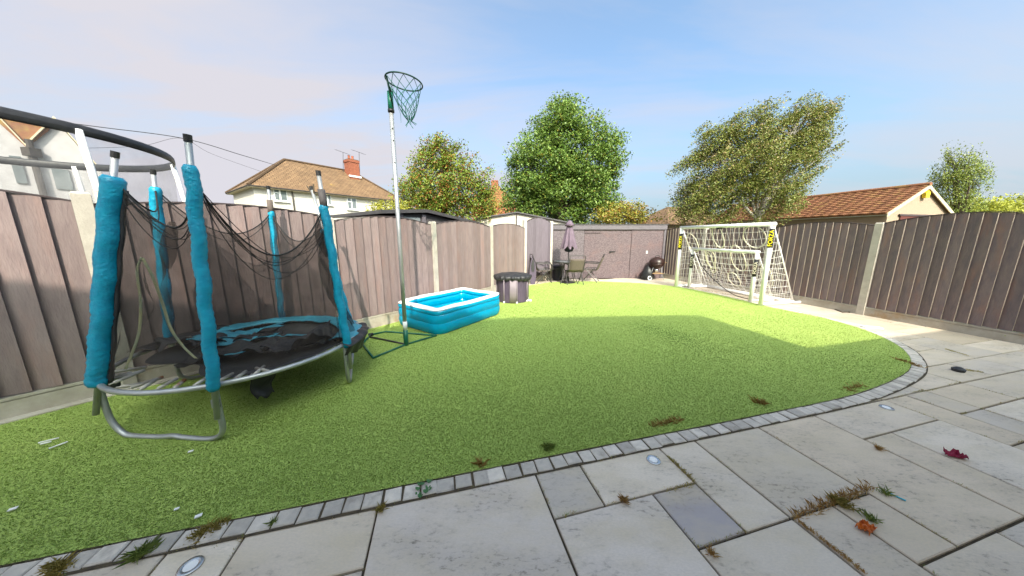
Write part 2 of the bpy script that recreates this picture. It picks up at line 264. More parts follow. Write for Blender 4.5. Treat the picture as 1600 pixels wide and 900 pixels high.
M['paleroof'] = mat('pale_sheet_roof', (0.52, 0.50, 0.49), (0.44, 0.42, 0.41), rough=0.7, ns=3)
M['petal'] = mat('black_disc', (0.03, 0.03, 0.035), rough=0.5)
# ------------------------------------------------------------------ mesh helpers
def root_loc(o):
    while o.parent: o = o.parent
    return np.array(o.location)
class MB:
    """collects geometry in world coordinates; build() links it as ONE mesh object"""
    def __init__(s): s.v = []; s.f = []; s.uv = None
    def add(s, vs, fs):
        k = len(s.v); s.v += [tuple(map(float, q)) for q in vs]; s.f += [tuple(i+k for i in f) for f in fs]; return s
    def box(s, c, size, ax=None):
        c = np.array(c, float); h = np.array(size, float)/2
        A = np.eye(3) if ax is None else np.array(ax, float)
        vs = [c+A[0]*h[0]*i+A[1]*h[1]*j+A[2]*h[2]*k for i in (-1, 1) for j in (-1, 1) for k in (-1, 1)]
        return s.add(vs, [(0, 1, 3, 2), (4, 6, 7, 5), (0, 4, 5, 1), (2, 3, 7, 6), (0, 2, 6, 4), (1, 5, 7, 3)])
    def tube(s, pts, r, n=8, closed=False, caps=True):
        P = [np.array(p, float) for p in pts]; m = len(P)
        rr = r if hasattr(r, '__len__') else [r]*m
        up = None; vs = []
        for i in range(m):
            a = P[(i-1) % m] if (closed or i > 0) else P[i]; b = P[(i+1) % m] if (closed or i < m-1) else P[i]
            d = b-a; d /= (np.linalg.norm(d)+1e-12)
            if up is None:
                up = np.array([0, 0, 1.0]) if abs(d[2]) < 0.9 else np.array([1.0, 0, 0])
            x = np.cross(up, d); x /= (np.linalg.norm(x)+1e-12); up2 = np.cross(d, x); up = up2
            for k in range(n):
                t = 2*math.pi*k/n; vs.append(P[i]+rr[i]*(x*math.cos(t)+up2*math.sin(t)))
        fs = []
        for i in range(m if closed else m-1):
            j = (i+1) % m
            for k in range(n): fs.append((i*n+k, i*n+(k+1) % n, j*n+(k+1) % n, j*n+k))
        if caps and not closed: fs += [tuple(range(n))[::-1], tuple(range((m-1)*n, m*n))]
        return s.add(vs, fs)
    def lathe(s, c, prof, n=24, wob=None):
        vs = []; 
        for i, (r, z) in enumerate(prof):
            for k in range(n):
                t = 2*math.pi*k/n; q = r*(1+(wob(t, i) if wob else 0)); vs.append((c[0]+q*math.cos(t), c[1]+q*math.sin(t), c[2]+z))
        fs = []
        for i in range(len(prof)-1):
            for k in range(n): fs.append((i*n+k, i*n+(k+1) % n, (i+1)*n+(k+1) % n, (i+1)*n+k))
        fs += [tuple(range(n))[::-1], tuple(range((len(prof)-1)*n, len(prof)*n))]
        return s.add(vs, fs)
    def grid(s, fn, nu, nv, thick=0.0):
        vs = [fn(i/nu, j/nv) for j in range(nv+1) for i in range(nu+1)]
        fs = [(j*(nu+1)+i, j*(nu+1)+i+1, (j+1)*(nu+1)+i+1, (j+1)*(nu+1)+i) for j in range(nv) for i in range(nu)]
        return s.add(vs, fs)
    def prism(s, poly, z0, z1):
        n = len(poly); vs = [(p[0], p[1], z0) for p in poly]+[(p[0], p[1], z1) for p in poly]
        return s.add(vs, [tuple(range(n))[::-1], tuple(range(n, 2*n))]+[(i, (i+1) % n, n+(i+1) % n, n+i) for i in range(n)])
    def extrude(s, poly, d):
        """flat polygon (3D points) extruded by vector d"""
        n = len(poly); d = np.array(d, float); vs = [np.array(p, float) for p in poly]; vs = vs+[q+d for q in vs]
        return s.add(vs, [tuple(range(n))[::-1], tuple(range(n, 2*n))]+[(i, (i+1) % n, n+(i+1) % n, n+i) for i in range(n)])
    def build(s, name, m, parent=None, smooth=False, bevel=0.0, loc=None, solid=0.0):
        me = bpy.data.meshes.new(name)
        off = root_loc(parent) if parent is not None else np.array(loc if loc is not None else (0, 0, 0), float)
        me.from_pydata([tuple(np.array(q)-off) for q in s.v], [], s.f); me.update()
        import bmesh
        b = bmesh.new(); b.from_mesh(me); bmesh.ops.recalc_face_normals(b, faces=b.faces); b.to_mesh(me); b.free()
        if smooth:
            me.polygons.foreach_set('use_smooth', [True]*len(me.polygons))
        me.materials.append(M[m] if isinstance(m, str) else m)
        o = bpy.data.objects.new(name, me); COL.objects.link(o)
        if parent is not None: o.parent = parent
        else: o.location = off
        if bevel:
            q = o.modifiers.new('bevel', 'BEVEL'); q.width = bevel; q.segments = 2; q.limit_method = 'ANGLE'
        if solid:
            q = o.modifiers.new('solid', 'SOLIDIFY'); q.thickness = solid
        return o
def tag(o, label=None, cat=None, group=None, kind=None):
    if label: o['label'] = label
    if cat: o['category'] = cat
    if group: o['group'] = group
    if kind: o['kind'] = kind
    return o
def thing(name, loc, label, cat, group=None):
    o = bpy.data.objects.new(name, None); COL.objects.link(o); o.location = tuple(map(float, loc)); o.empty_display_size = 0.1
    return tag(o, label, cat, group)
def roof_uv(o):
    """metre UVs along each face (u horizontal, v up the slope)"""
    me = o.data; uv = me.uv_layers.new(name='UVMap')
    for p in me.polygons:
        n = p.normal; h = Vector((0, 0, 1)).cross(n)
        h = h.normalized() if h.length > 1e-4 else Vector((1, 0, 0)); w = n.cross(h)
        for li in p.loop_indices:
            c = me.vertices[me.loops[li].vertex_index].co; uv.data[li].uv = (c.dot(h), c.dot(w))
    return o
def nzv(p, s=1.0, seed=0.0):
    return mnoise.noise(Vector((p[0]*s+seed, p[1]*s-seed*1.3, p[2]*s+seed*0.7)))
def lerp(a, b, t): return np.array(a)*(1-t)+np.array(b)*t
def smooth_path(pts, n=8, closed=False):
    P = [np.array(p, float) for p in pts]; m = len(P); out = []
    rng = range(m if closed else m-1)
    for i in rng:
        g = (lambda k: P[k % m]) if closed else (lambda k: P[min(max(k, 0), m-1)])
        p0, p1, p2, p3 = g(i-1), g(i), g(i+1), g(i+2)
        for k in range(n):
            t = k/n; out.append(0.5*((2*p1)+(-p0+p2)*t+(2*p0-5*p1+4*p2-p3)*t*t+(-p0+3*p1-3*p2+p3)*t**3))
    if not closed: out.append(P[-1])
    return out
def inpoly(x, y, poly):
    c = False; n = len(poly); j = n-1
    for i in range(n):
        xi, yi = poly[i][0], poly[i][1]; xj, yj = poly[j][0], poly[j][1]
        if (yi > y) != (yj > y) and x < (xj-xi)*(y-yi)/(yj-yi)+xi: c = not c
        j = i
    return c
def inpoly_np(X, Y, poly):
    c = np.zeros(X.shape, bool); n = len(poly); j = n-1
    for i in range(n):
        xi, yi = poly[i][0], poly[i][1]; xj, yj = poly[j][0], poly[j][1]
        if yi != yj:
            c ^= ((yi > Y) != (yj > Y)) & (X < (xj-xi)*(Y-yi)/(yj-yi)+xi)
        j = i
    return c
def mesh_np(name, verts, faces_n, nper, material, parent=None, cols=None, loc=(0, 0, 0)):
    """fast mesh from numpy arrays: verts (N,3), consecutive nper-gons; cols one rgb per face"""
    me = bpy.data.meshes.new(name); nf = faces_n; nv = len(verts)
    off = root_loc(parent) if parent is not None else np.array(loc, float)
    me.vertices.add(nv); me.vertices.foreach_set('co', (verts-off).astype(np.float32).ravel())
    me.loops.add(nf*nper); me.loops.foreach_set('vertex_index', np.arange(nf*nper, dtype=np.int32))
    me.polygons.add(nf); me.polygons.foreach_set('loop_start', np.arange(0, nf*nper, nper, dtype=np.int32))
    if cols is not None:
        at = me.color_attributes.new('Col', 'FLOAT_COLOR', 'POINT'); c = np.ones((nv, 4), np.float32); c[:, :3] = np.repeat(cols, nper, axis=0); at.data.foreach_set('color', c.ravel())
    me.update(calc_edges=True); me.validate()
    me.materials.append(M[material]); o = bpy.data.objects.new(name, me); COL.objects.link(o)
    if parent is not None: o.parent = parent
    else: o.location = tuple(off)
    return o

# ================================================================== THE SETTING
g = MB(); g.add([(-500, -500, -0.06), (500, -500, -0.06), (500, 900, -0.06), (-500, 900, -0.06)], [(0, 1, 2, 3)])
tag(g.build('ground', 'soil'), 'rough ground beyond the garden', kind='structure')
# fence base lines (from the pixels where the gravel boards meet the ground)
LF = [gnd(0, 660)[:2], gnd(680, 487)[:2]]
ldir = (LF[1]-LF[0])/np.linalg.norm(LF[1]-LF[0]); lnorm = np.array([ldir[1], -ldir[0]])       # inner normal of the left fence
RP = np.array([6.86, 5.42]); rdir = np.array([math.sin(R(-13.5)), math.cos(R(-13.5))]); rnorm = np.array([-rdir[1], rdir[0]])   # inner normal of the right fence
# turf outline in (s, t) patio axes, then to the world
front = [(-5.0, 1.61), (-3, 1.61), (-1, 1.61), (1, 1.61), (2.6, 1.605), (3.75, 1.62), (4.77, 1.74), (5.40, 1.91), (6.0, 2.22), (6.45, 2.62), (6.75, 3.08), (6.9, 3.65), (6.86, 4.4)]
front = [st(*p)[:2] for p in front]+[gnd(1130, 463)[:2], gnd(1060, 449)[:2], gnd(1000, 443)[:2]]
EDGE = [p[:2] for p in smooth_path([np.array([p[0], p[1], 0]) for p in front], 10)]
back = [gnd(940, 440.5)[:2], gnd(900, 440)[:2], gnd(860, 441.5)[:2], gnd(824, 447)[:2]]
lf_at = lambda d, off=0.0: LF[0]+ldir*d+lnorm*off
back += [gnd(812, 449)[:2], gnd(760, 467)[:2], gnd(682, 488)[:2], lf_at(0, 0.10), lf_at(-1.6, 0.10)]
TURF = [tuple(p) for p in EDGE]+[tuple(p) for p in back]
g = MB(); g.add([(p[0], p[1], 0.014) for p in TURF], [tuple(range(len(TURF)))])
o = g.build('lawn', 'turf'); tag(o, 'artificial turf lawn', kind='structure')
# turf pile: blades too many to count
def turf_pile():
    lo = np.min(TURF, axis=0); hi = np.max(TURF, axis=0); V = []; Cc = []
    x0, x1, y0, y1 = lo[0], hi[0], lo[1], hi[1]
    for _ in range(1):
        n = int((x1-x0)*(y1-y0)*30000)
        P = RNG.random((n, 2))*[x1-x0, y1-y0]+[x0, y0]
        d = np.hypot(P[:, 0], P[:, 1]); k = (np.abs(P[:, 0]) < 5.0*P[:, 1]+1.2) & (RNG.random(n) < np.minimum(1, (2.2/np.maximum(d, 0.5))**1.7))
        P = P[k]; P = P[inpoly_np(P[:, 0], P[:, 1], TURF)]; n = len(P); d = np.hypot(P[:, 0], P[:, 1]); sz = np.maximum(1.0, (d/2.2)**0.75)
        an = RNG.random(n)*6.283; h = (0.005+0.005*RNG.random(n)); w = (0.0010+0.0007*RNG.random(n))*sz; ln = (0.5+1.0*RNG.random(n))
        # brushed pile: clumps lean together
        fx = np.sin(P[:, 0]*61+np.sin(P[:, 1]*57)*2)+np.sin(P[:, 1]*83+P[:, 0]*29); an = np.where(RNG.random(n) < 0.35, fx*0.8+RNG.normal(0, 0.9, n), an)
        dx, dy = np.cos(an), np.sin(an); qx, qy = -dy, dx
        b = np.stack([P[:, 0], P[:, 1], np.full(n, 0.013)], 1)
        side = np.stack([qx, qy, np.zeros(n)], 1)*w[:, None]
        mid = b+np.stack([dx*h*ln*0.35, dy*h*ln*0.35, h*0.7], 1); tip = b+np.stack([dx*h*ln, dy*h*ln, h*np.maximum(0.35, 1-0.28*ln)], 1)
        q = np.stack([b-side, b+side, mid+side*0.85, tip, mid-side*0.85], 1)
        V.append(q.reshape(-1, 3))
        u = RNG.random(n)[:, None]
        base = np.array([0.36, 0.475, 0.115])*(1-u)+np.array([0.46, 0.565, 0.18])*u
        dark = RNG.random(n) < 0.14; base[dark] = np.array([0.18, 0.29, 0.035])*(0.8+0.5*u[dark])
        pale = RNG.random(n) < 0.06; base[pale] = np.array([0.55, 0.62, 0.24])
        # patches where the pile is worn greener and flattened
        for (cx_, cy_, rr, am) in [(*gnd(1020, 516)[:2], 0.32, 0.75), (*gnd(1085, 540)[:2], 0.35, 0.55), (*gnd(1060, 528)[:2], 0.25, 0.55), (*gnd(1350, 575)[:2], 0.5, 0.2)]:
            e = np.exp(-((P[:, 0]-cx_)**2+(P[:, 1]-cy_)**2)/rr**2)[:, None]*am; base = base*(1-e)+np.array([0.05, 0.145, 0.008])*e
        Cc.append(base)
    V = np.concatenate(V); Cc = np.concatenate(Cc)
    o = mesh_np('turf_pile', V, len(V)//5, 5, 'blade', None, Cc); return tag(o, 'green pile of the artificial lawn', 'turf', kind='stuff')
turf_pile()
# patio bed and paving slabs on their 0.3125 m module
g = MB(); bed = [st(-7, -1.25), st(8.3, -1.25), st(8.3, 8.3), st(7.4, 9.6), st(-1.5, 9.6), st(-1.5, 5), st(-7, 5)]
g.add([(p[0], p[1], -0.016) for p in bed], [tuple(range(len(bed)))])
PATIO = tag(g.build('patio', 'joint'), 'sandstone patio bed', kind='structure')
MOD = 0.3125; S0 = 0.54; T0 = 1.51
def shr(i, j): return st(S0+i*MOD, T0+j*MOD)
I0, I1, J0, J1 = -18, 24, -9, 26
used = set()
TURF_IN = TURF
def cell_needed(i, j):
    for a in (0.0, 0.5, 1.0):
        for b in (0.0, 0.5, 1.0):
            p = shr(i+a, j+b)
            if not inpoly(p[0], p[1], TURF_IN): break
        else: continue
        break
    else: return False
    p = shr(i+0.5, j+0.5)
    d = (p[:2]-lf_at(0))@lnorm
    if d < (0.0 if p[1] < 6 else -0.7) and j >= 0: return False
    if p[1] > 10.25: return False
    return True
slab_n = 0
def slab(i0, i1, j0, j1):
    global slab_n
    gsp = random.uniform(0.0045, 0.0075); s0, s1, t0, t1 = S0+i0*MOD+gsp, S0+i1*MOD-gsp, T0+j0*MOD+gsp, T0+j1*MOD-gsp
    if j1 == 0: t1 -= 0.004
    z = random.uniform(-0.0015, 0.0015); c = 0.005
    jt = lambda: random.uniform(-0.0015, 0.0015)
    q = [(s0+jt(), t0+jt()), (s1+jt(), t0+jt()), (s1+jt(), t1+jt()), (s0+jt(), t1+jt())]
    cs, ct = (s0+s1)/2, (t0+t1)/2
    inn = [(a+(c if a < cs else -c), b+(c if b < ct else -c)) for a, b in q]
    vs = [st(a, b, -0.02) for a, b in q]+[st(a, b, z-0.004) for a, b in q]+[st(a, b, z+random.uniform(-.001, .001)) for a, b in inn]
    fs = [(8, 9, 10, 11)]+[(k, (k+1) % 4, 4+(k+1) % 4, 4+k) for k in range(4)]+[(4+k, 4+(k+1) % 4, 8+(k+1) % 4, 8+k) for k in range(4)]
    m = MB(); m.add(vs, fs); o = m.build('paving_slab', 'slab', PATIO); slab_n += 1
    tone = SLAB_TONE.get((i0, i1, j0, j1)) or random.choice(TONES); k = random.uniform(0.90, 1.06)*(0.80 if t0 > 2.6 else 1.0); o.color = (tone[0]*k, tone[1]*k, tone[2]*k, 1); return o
BEIGE, PALE, GREY, WARM, BLUE = (0.65, 0.55, 0.45), (0.73, 0.63, 0.53), (0.58, 0.505, 0.44), (0.67, 0.55, 0.425), (0.39, 0.35, 0.36)
TONES = [BEIGE, BEIGE, PALE, GREY, GREY, WARM, WARM]
SLAB_TONE = {(2, 3, -2, -1): BLUE, (0, 1, -1, 0): (0.59, 0.52, 0.46), (-3, 0, -3, 0): (0.66, 0.575, 0.515), (1, 3, -1, 0): PALE, (0, 2, -3, -1): (0.70, 0.61, 0.54), (3, 4, -2, 0): PALE, (4, 6, -2, 0): (0.62, 0.53, 0.43), (6, 8, -3, 0): WARM, (2, 4, -4, -2): PALE, (4, 5, -4, -2): BEIGE, (5, 6, -3, -2): WARM, (8, 11, -1, 0): BEIGE, (8, 9, -3, -1): WARM, (9, 11, -4, -1): PALE}
measured = [(0, 1, -1, 0), (1, 3, -1, 0), (3, 4, -2, 0), (4, 6, -2, 0), (6, 8, -3, 0), (-3, 0, -3, 0), (0, 2, -3, -1), (2, 3, -2, -1), (2, 4, -4, -2), (4, 5, -4, -2), (5, 6, -3, -2),
            (5, 7, -5, -3), (8, 11, -1, 0), (11, 12, -2, 0), (12, 13, -1, 0), (8, 9, -3, -1), (9, 11, -4, -1), (12, 13, -2, -1), (13, 16, -2, -1), (7, 9, -4, -3), (13, 15, -1, 0), (15, 17, 0, 1),
            (-5, -3, -1, 0), (-6, -3, -3, -1), (17, 19, 0, 1), (19, 22, 0, 1), (15, 18, -1, 0), (18, 20, -1, 0), (16, 18, -3, -1), (11, 13, -4, -2), (16, 19, 1, 2), (19, 21, 1, 3), (21, 24, 1, 2)]
for r_ in measured:
    cells = [(i, j) for i in range(r_[0], r_[1]) for j in range(r_[2], r_[3])]
    if any(c in used for c in cells): continue
    slab(*r_); used.update(cells)
sizes = [(3, 2), (2, 3), (2, 2), (3, 2), (2, 1), (1, 2), (3, 3), (2, 3), (1, 1)]
for j in range(J0, J1):
    for i in range(I0, I1):
        if (i, j) in used or not cell_needed(i, j): continue
        opts = sizes[:]; random.shuffle(opts)
        for w_, h_ in opts+[(1, 1)]:
            cells = [(i+a, j+b) for a in range(w_) for b in range(h_)]
            if i+w_ > I1 or any(c in used for c in cells) or sum(cell_needed(*c) for c in cells) < 0.6*len(cells): continue
            slab(i, i+w_, j, j+h_); used.update(cells); break
# sett edging round the turf
SETTS = [np.array([p[0], p[1]]) for p in EDGE]
cum = [0]
for a, b in zip(SETTS[:-1], SETTS[1:]): cum.append(cum[-1]+np.linalg.norm(b-a))
def on_edge(d):
    k = min(max(np.searchsorted(cum, d)-1, 0), len(SETTS)-2); t = (d-cum[k])/(cum[k+1]-cum[k]); p = SETTS[k]*(1-t)+SETTS[k+1]*t
    a = SETTS[max(k-1, 0)]; b = SETTS[min(k+2, len(SETTS)-1)]; v = (b-a)/np.linalg.norm(b-a); return p, v, np.array([v[1], -v[0]])
d = 0.1; Lend = cum[-1]-1.0
jm = MB(); ring = []
while d < Lend-0.1:
    p, v, n_ = on_edge(d+0.05); w_ = random.uniform(0.088, 0.104); dep = random.uniform(0.092, 0.104)
    tw = random.uniform(-0.05, 0.05); v2 = v*math.cos(tw)+n_*math.sin(tw); n2_ = n_*math.cos(tw)-v*math.sin(tw)
    c = p+n_*(0.004+dep/2); zt = random.uniform(0.008, 0.014); bev = 0.006
    m = MB(); q = [c+v2*(a*w_/2)+n2_*(b*dep/2) for a, b in ((-1, -1), (1, -1), (1, 1), (-1, 1))]; qi = [c+v2*(a*(w_/2-bev))+n2_*(b*(dep/2-bev)) for a, b in ((-1, -1), (1, -1), (1, 1), (-1, 1))]
    vs = [(x[0], x[1], -0.02) for x in q]+[(x[0], x[1], zt-0.005) for x in q]+[(x[0], x[1], zt+random.uniform(-.002, .002)) for x in qi]
    m.add(vs, [(8, 9, 10, 11)]+[(k, (k+1) % 4, 4+(k+1) % 4, 4+k) for k in range(4)]+[(4+k, 4+(k+1) % 4, 8+(k+1) % 4, 8+k) for k in range(4)])
    m.build('sett', 'sett', PATIO); d += w_+random.uniform(0.006, 0.012)
dd = np.arange(0.05, Lend, 0.08); A_, B_ = [], []
for x in dd:
    p, v, n_ = on_edge(x); A_.append(p-n_*0.004); B_.append(p+n_*0.117)
jm = MB(); k = len(A_); jm.add([(a[0], a[1], 0.0035) for a in A_]+[(b[0], b[1], 0.0035) for b in B_], [(i, i+1, k+i+1, k+i) for i in range(k-1)])
jm.build('joint_strip', 'joint', PATIO)
# rough stone kerb against the left fence
g = MB(); a, b = lf_at(-1.2, 0.03), lf_at(1.55, 0.03)
for i in range(5):
    p0, p1 = lf_at(-1.2+i*0.6, 0.028), lf_at(-1.2+i*0.6+0.592, 0.028); q0, q1 = p0+lnorm*0.085, p1+lnorm*0.085
    m = MB(); m.prism([p0, q0, q1, p1], -0.02, 0.035+random.uniform(-.006, .006)); m.build('kerb_stone', 'gravelboard', PATIO, bevel=0.008)

# ------------------------------------------------------------------ fences
def fence_run(root, a, dirv, nrm, width, h_side, h_mid, nb, gb_h, matn, thick_right=True, post_h=None, post=True, posth_w=0.105, edge=None):
    """one bay starting at a: gravel board, arched panel of feather-edge boards, and the post at its start"""
    a = np.array(a, float); n3 = np.array([nrm[0], nrm[1], 0]); d3 = np.array([dirv[0], dirv[1], 0]); P = lambda u, w, z: np.array([a[0], a[1], 0])+d3*u+n3*w+np.array([0, 0, z])
    hw = posth_w/2
    if post:
        ph = post_h or (h_side+0.03); m = MB(); t = 0.012
        q = [(-hw, -0.05), (hw, -0.05), (hw, 0.055), (-hw, 0.055)]
        vs = [P(u, w, -0.05) for u, w in q]+[P(u, w, ph-0.02) for u, w in q]+[P(u*(1-t/hw), w*(1-t/hw), ph) for u, w in q]
        m.add(vs, [(0, 1, 2, 3), (8, 9, 10, 11)]+[(k, (k+1) % 4, 4+(k+1) % 4, 4+k) for k in range(4)]+[(4+k, 4+(k+1) % 4, 8+(k+1) % 4, 8+k) for k in range(4)])
        m.build('concrete_post', 'conc', root)
    u0, u1 = hw+0.002, width-hw-0.002
    m = MB(); vs = []
    prof = [(-0.02, -0.05), (0.028, -0.05), (0.028, gb_h-0.035), (0.020, gb_h-0.03), (0.034, gb_h-0.024), (0.034, gb_h), (-0.02, gb_h)]
    for u in (u0, u1): vs += [P(u, w, z) for w, z in prof]
    k = len(prof); m.add(vs, [tuple(range(k)), tuple(range(k, 2*k))[::-1]]+[(i, (i+1) % k, k+(i+1) % k, k+i) for i in range(k)]); m.build('gravel_board', 'gravelboard', root)
    top = lambda u: h_side+(h_mid-h_side)*math.sin(math.pi*min(max((u-u0)/(u1-u0), 0), 1))**0.9
    # panel frame: two rails at the back and the bent capping strip
    m = MB(); m.box(P((u0+u1)/2, -0.022, gb_h+0.2), (u1-u0, 0.03, 0.05), (d3, n3, (0, 0, 1)))
    m2 = MB(); m2.box(P((u0+u1)/2, -0.022, gb_h+(h_side-gb_h)*0.85), (u1-u0, 0.03, 0.05), (d3, n3, (0, 0, 1)))
    cap = MB(); K = 16; vs = []
    for i in range(K+1):
        u = u0+(u1-u0)*i/K; z = top(u)+0.002
        vs += [P(u, -0.03, z), P(u, 0.030, z), P(u, 0.030, z+0.014), P(u, -0.03, z+0.014)]
    fs = [(0, 1, 2, 3), tuple(range(4*K, 4*K+4))]
    for i in range(K):
        for q in range(4): fs.append((4*i+q, 4*i+(q+1) % 4, 4*i+4+(q+1) % 4, 4*i+4+q))
    panel = m.build('fence_panel', 'fence_cap', root)
    m2.build('rail', 'fence_cap', panel)
    cap.add(vs, fs); cap.build('capping', 'fence_cap', panel)
    w = (u1-u0)/nb
    for i in range(nb):
        ua = u0+i*w; ub = ua+w
        e0, e1 = (ua, min(ub+0.006, u1)) if True else (ua, ub)
        th, tn = random.uniform(0.033, 0.038), random.uniform(0.006, 0.009)
        if thick_right: na, nb_ = tn, th
        else: na, nb_ = th, tn
        if not thick_right: e0 = max(ua-0.006, u0); e1 = ub
        za = gb_h+0.006+random.uniform(0, .006)
        vs = [P(e0, -0.004, za), P(e1, -0.004 if thick_right else -0.004, za), P(e1, nb_, za), P(e0, na, za),
              P(e0, -0.004, top(e0)-0.001), P(e1, -0.004, top(e1)-0.001), P(e1, nb_, top(e1)-0.001), P(e0, na, top(e0)-0.001)]
        # lift the thick edge off its neighbour so the overlap is a real step
        mb = MB(); mb.add(vs, [(0, 1, 2, 3), (4, 5, 6, 7), (0, 1, 5, 4), (1, 2, 6, 5), (2, 3, 7, 6), (3, 0, 4, 7)])
        ob = mb.build('board', matn, panel)
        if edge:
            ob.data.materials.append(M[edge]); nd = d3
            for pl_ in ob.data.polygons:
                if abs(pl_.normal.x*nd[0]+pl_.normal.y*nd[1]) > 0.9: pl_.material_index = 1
# left fence: the thick board edges face away along the fence
FL = thing('fence', (*LF[0], 0), 'long pinkish brown feather-edge fence behind the torn trampoline, netball post and paddling pool', 'fence')
d125 = np.linalg.norm(onwall(125, 300, LF[0], LF[1])[:2]-LF[0]); d510 = np.linalg.norm(onwall(512, 338, LF[0], LF[1])[:2]-LF[0])
d672 = np.linalg.norm(onwall(675, 348, LF[0], LF[1])[:2]-LF[0]); d765 = np.linalg.norm(onwall(766, 352, LF[0], LF[1])[:2]-LF[0])
d822 = np.linalg.norm(onwall(820, 350, LF[0], LF[1])[:2]-LF[0])
L2A = lf_at(d672); L2B = gnd(819, 441.5)[:2]; l2d = L2B-L2A; L2n = float(np.linalg.norm(l2d)); l2d = l2d/L2n; l2n = np.array([l2d[1], -l2d[0]])
bays = [(d125-1.95, d125, 1.80, 1.90, 13, 1.85), (d125, d510, 1.78, 1.86, 13, 1.89), (d510, d672, 1.72, 1.825, 13, 1.77)]
for (u, v, hs, hm, nb, ph) in bays:
    fence_run(FL, lf_at(u), ldir, lnorm, v-u, hs, hm, nb, 0.20, 'fence', True, ph)
u765 = 0.0
q_ = onwall(766, 352, L2A, L2B)[:2]; u765 = float((q_-L2A)@l2d)
fence_run(FL, L2A, l2d, l2n, u765, 1.74, 1.84, 13, 0.20, 'fence', True, 1.79)
fence_run(FL, L2A+l2d*u765, l2d, l2n, L2n-u765, 1.76, 1.86, 13, 0.20, 'fence', True, 1.81)
END = L2B
# tall mauve end panel facing the patio set
EB = gnd(859.5, 436.5)[:2]; ed = (EB-END)/np.linalg.norm(EB-END); en = np.array([ed[1], -ed[0]])
FE = thing('fence', (*END, 0), 'tall mauve arched end panel between two pale posts, behind the patio chairs', 'fence')
wE = float(np.linalg.norm(EB-END))
fence_run(FE, END, ed, en, wE, 1.96, 2.12, 8, 0.18, 'fence_pale', True, 2.04)
m = MB(); m.box((EB[0], EB[1], 1.0), (0.10, 0.10, 2.06)); m.build('concrete_post', 'conc', FE)
# right fence: seen from inside, boards run from far (left) to near (right); thick edges face the viewer
FR = thing('fence', (*RP, 0), 'dark purple-brown feather-edge fence along the right side path behind the football goals', 'fence')
BW = 1.83
for i in range(4):
    a = RP+rdir*BW*(i) if i < 3 else RP-rdir*BW
    start = a+rdir*BW; hs, hm = (1.70, 1.80)
    if i == 3: hs, hm = 1.74, 1.86
    # bay from far end 'start' towards the viewer
    fence_run(FR, start, -rdir, rnorm, BW, hs, hm, 14, 0.155, 'fence_dark', True, 1.76, edge='sunlit_edge')

# ------------------------------------------------------------------ back shed of painted strand board
SHY = gnd(960, 435)[1]
sx0, sx1 = atY(862, 400, SHY)[0], atY(1037, 400, SHY)[0]
SH = thing('shed', ((sx0+sx1)/2, SHY, 0), 'low mauve strand-board shed with flat roof across the end of the garden', 'shed')
hS = atY(950, 351, SHY)[2]
xs = [sx0, atY(912, 400, SHY)[0], atY(985, 400, SHY)[0], sx1]
for k in range(3):
    m = MB(); m.box(((xs[k]+xs[k+1])/2, SHY+0.02+0.012*(k == 1), (hS-0.1)/2), (xs[k+1]-xs[k]-0.012, 0.02, hS-0.1)); m.build('wall_sheet', 'osb_grey' if k == 0 else 'osb', SH)
m = MB(); m.box(((sx0+sx1)/2, SHY+1.3, (hS-0.1)/2), (sx1-sx0-0.02, 2.5, hS-0.12)); m.build('wall', 'osb', SH)
m = MB(); m.box(((sx0+sx1)/2, SHY-0.02, hS-0.085), (sx1-sx0+0.04, 0.03, 0.17)); m.build('fascia', 'greypaint', SH)
m = MB(); m.box(((sx0+sx1)/2, SHY+1.3, hS+0.01), (sx1-sx0+0.1, 2.72, 0.02)); m.build('roof', 'felt', SH)
m = MB(); m.box((sx1-0.03, SHY-0.006, (hS-0.18)/2), (0.07, 0.03, hS-0.18)); m.build('corner_trim', 'greypaint', SH)
q = atY(957, 393, SHY-0.01)
m = MB(); m.box((q[0]+0.02, SHY-0.005, q[2]), (0.16, 0.02, 0.025)); m.box((q[0]-0.08, SHY-0.008, q[2]-0.01), (0.05, 0.03, 0.05)); m.build('hasp', 'black', SH)
q = atY(1011, 394, SHY-0.01); m = MB(); m.box((q[0], SHY+0.004, q[2]), (0.05, 0.012, 0.09)); m.build('paper_scrap', 'white_pl', SH)
m = MB()
q0 = atY(914, 364, SHY); q1 = atY(940, 364, SHY)
m.box(((q0[0]+q1[0])/2, SHY+0.006, q0[2]), (q1[0]-q0[0], 0.012, 0.012)); m.build('batten', 'fence_cap', SH)

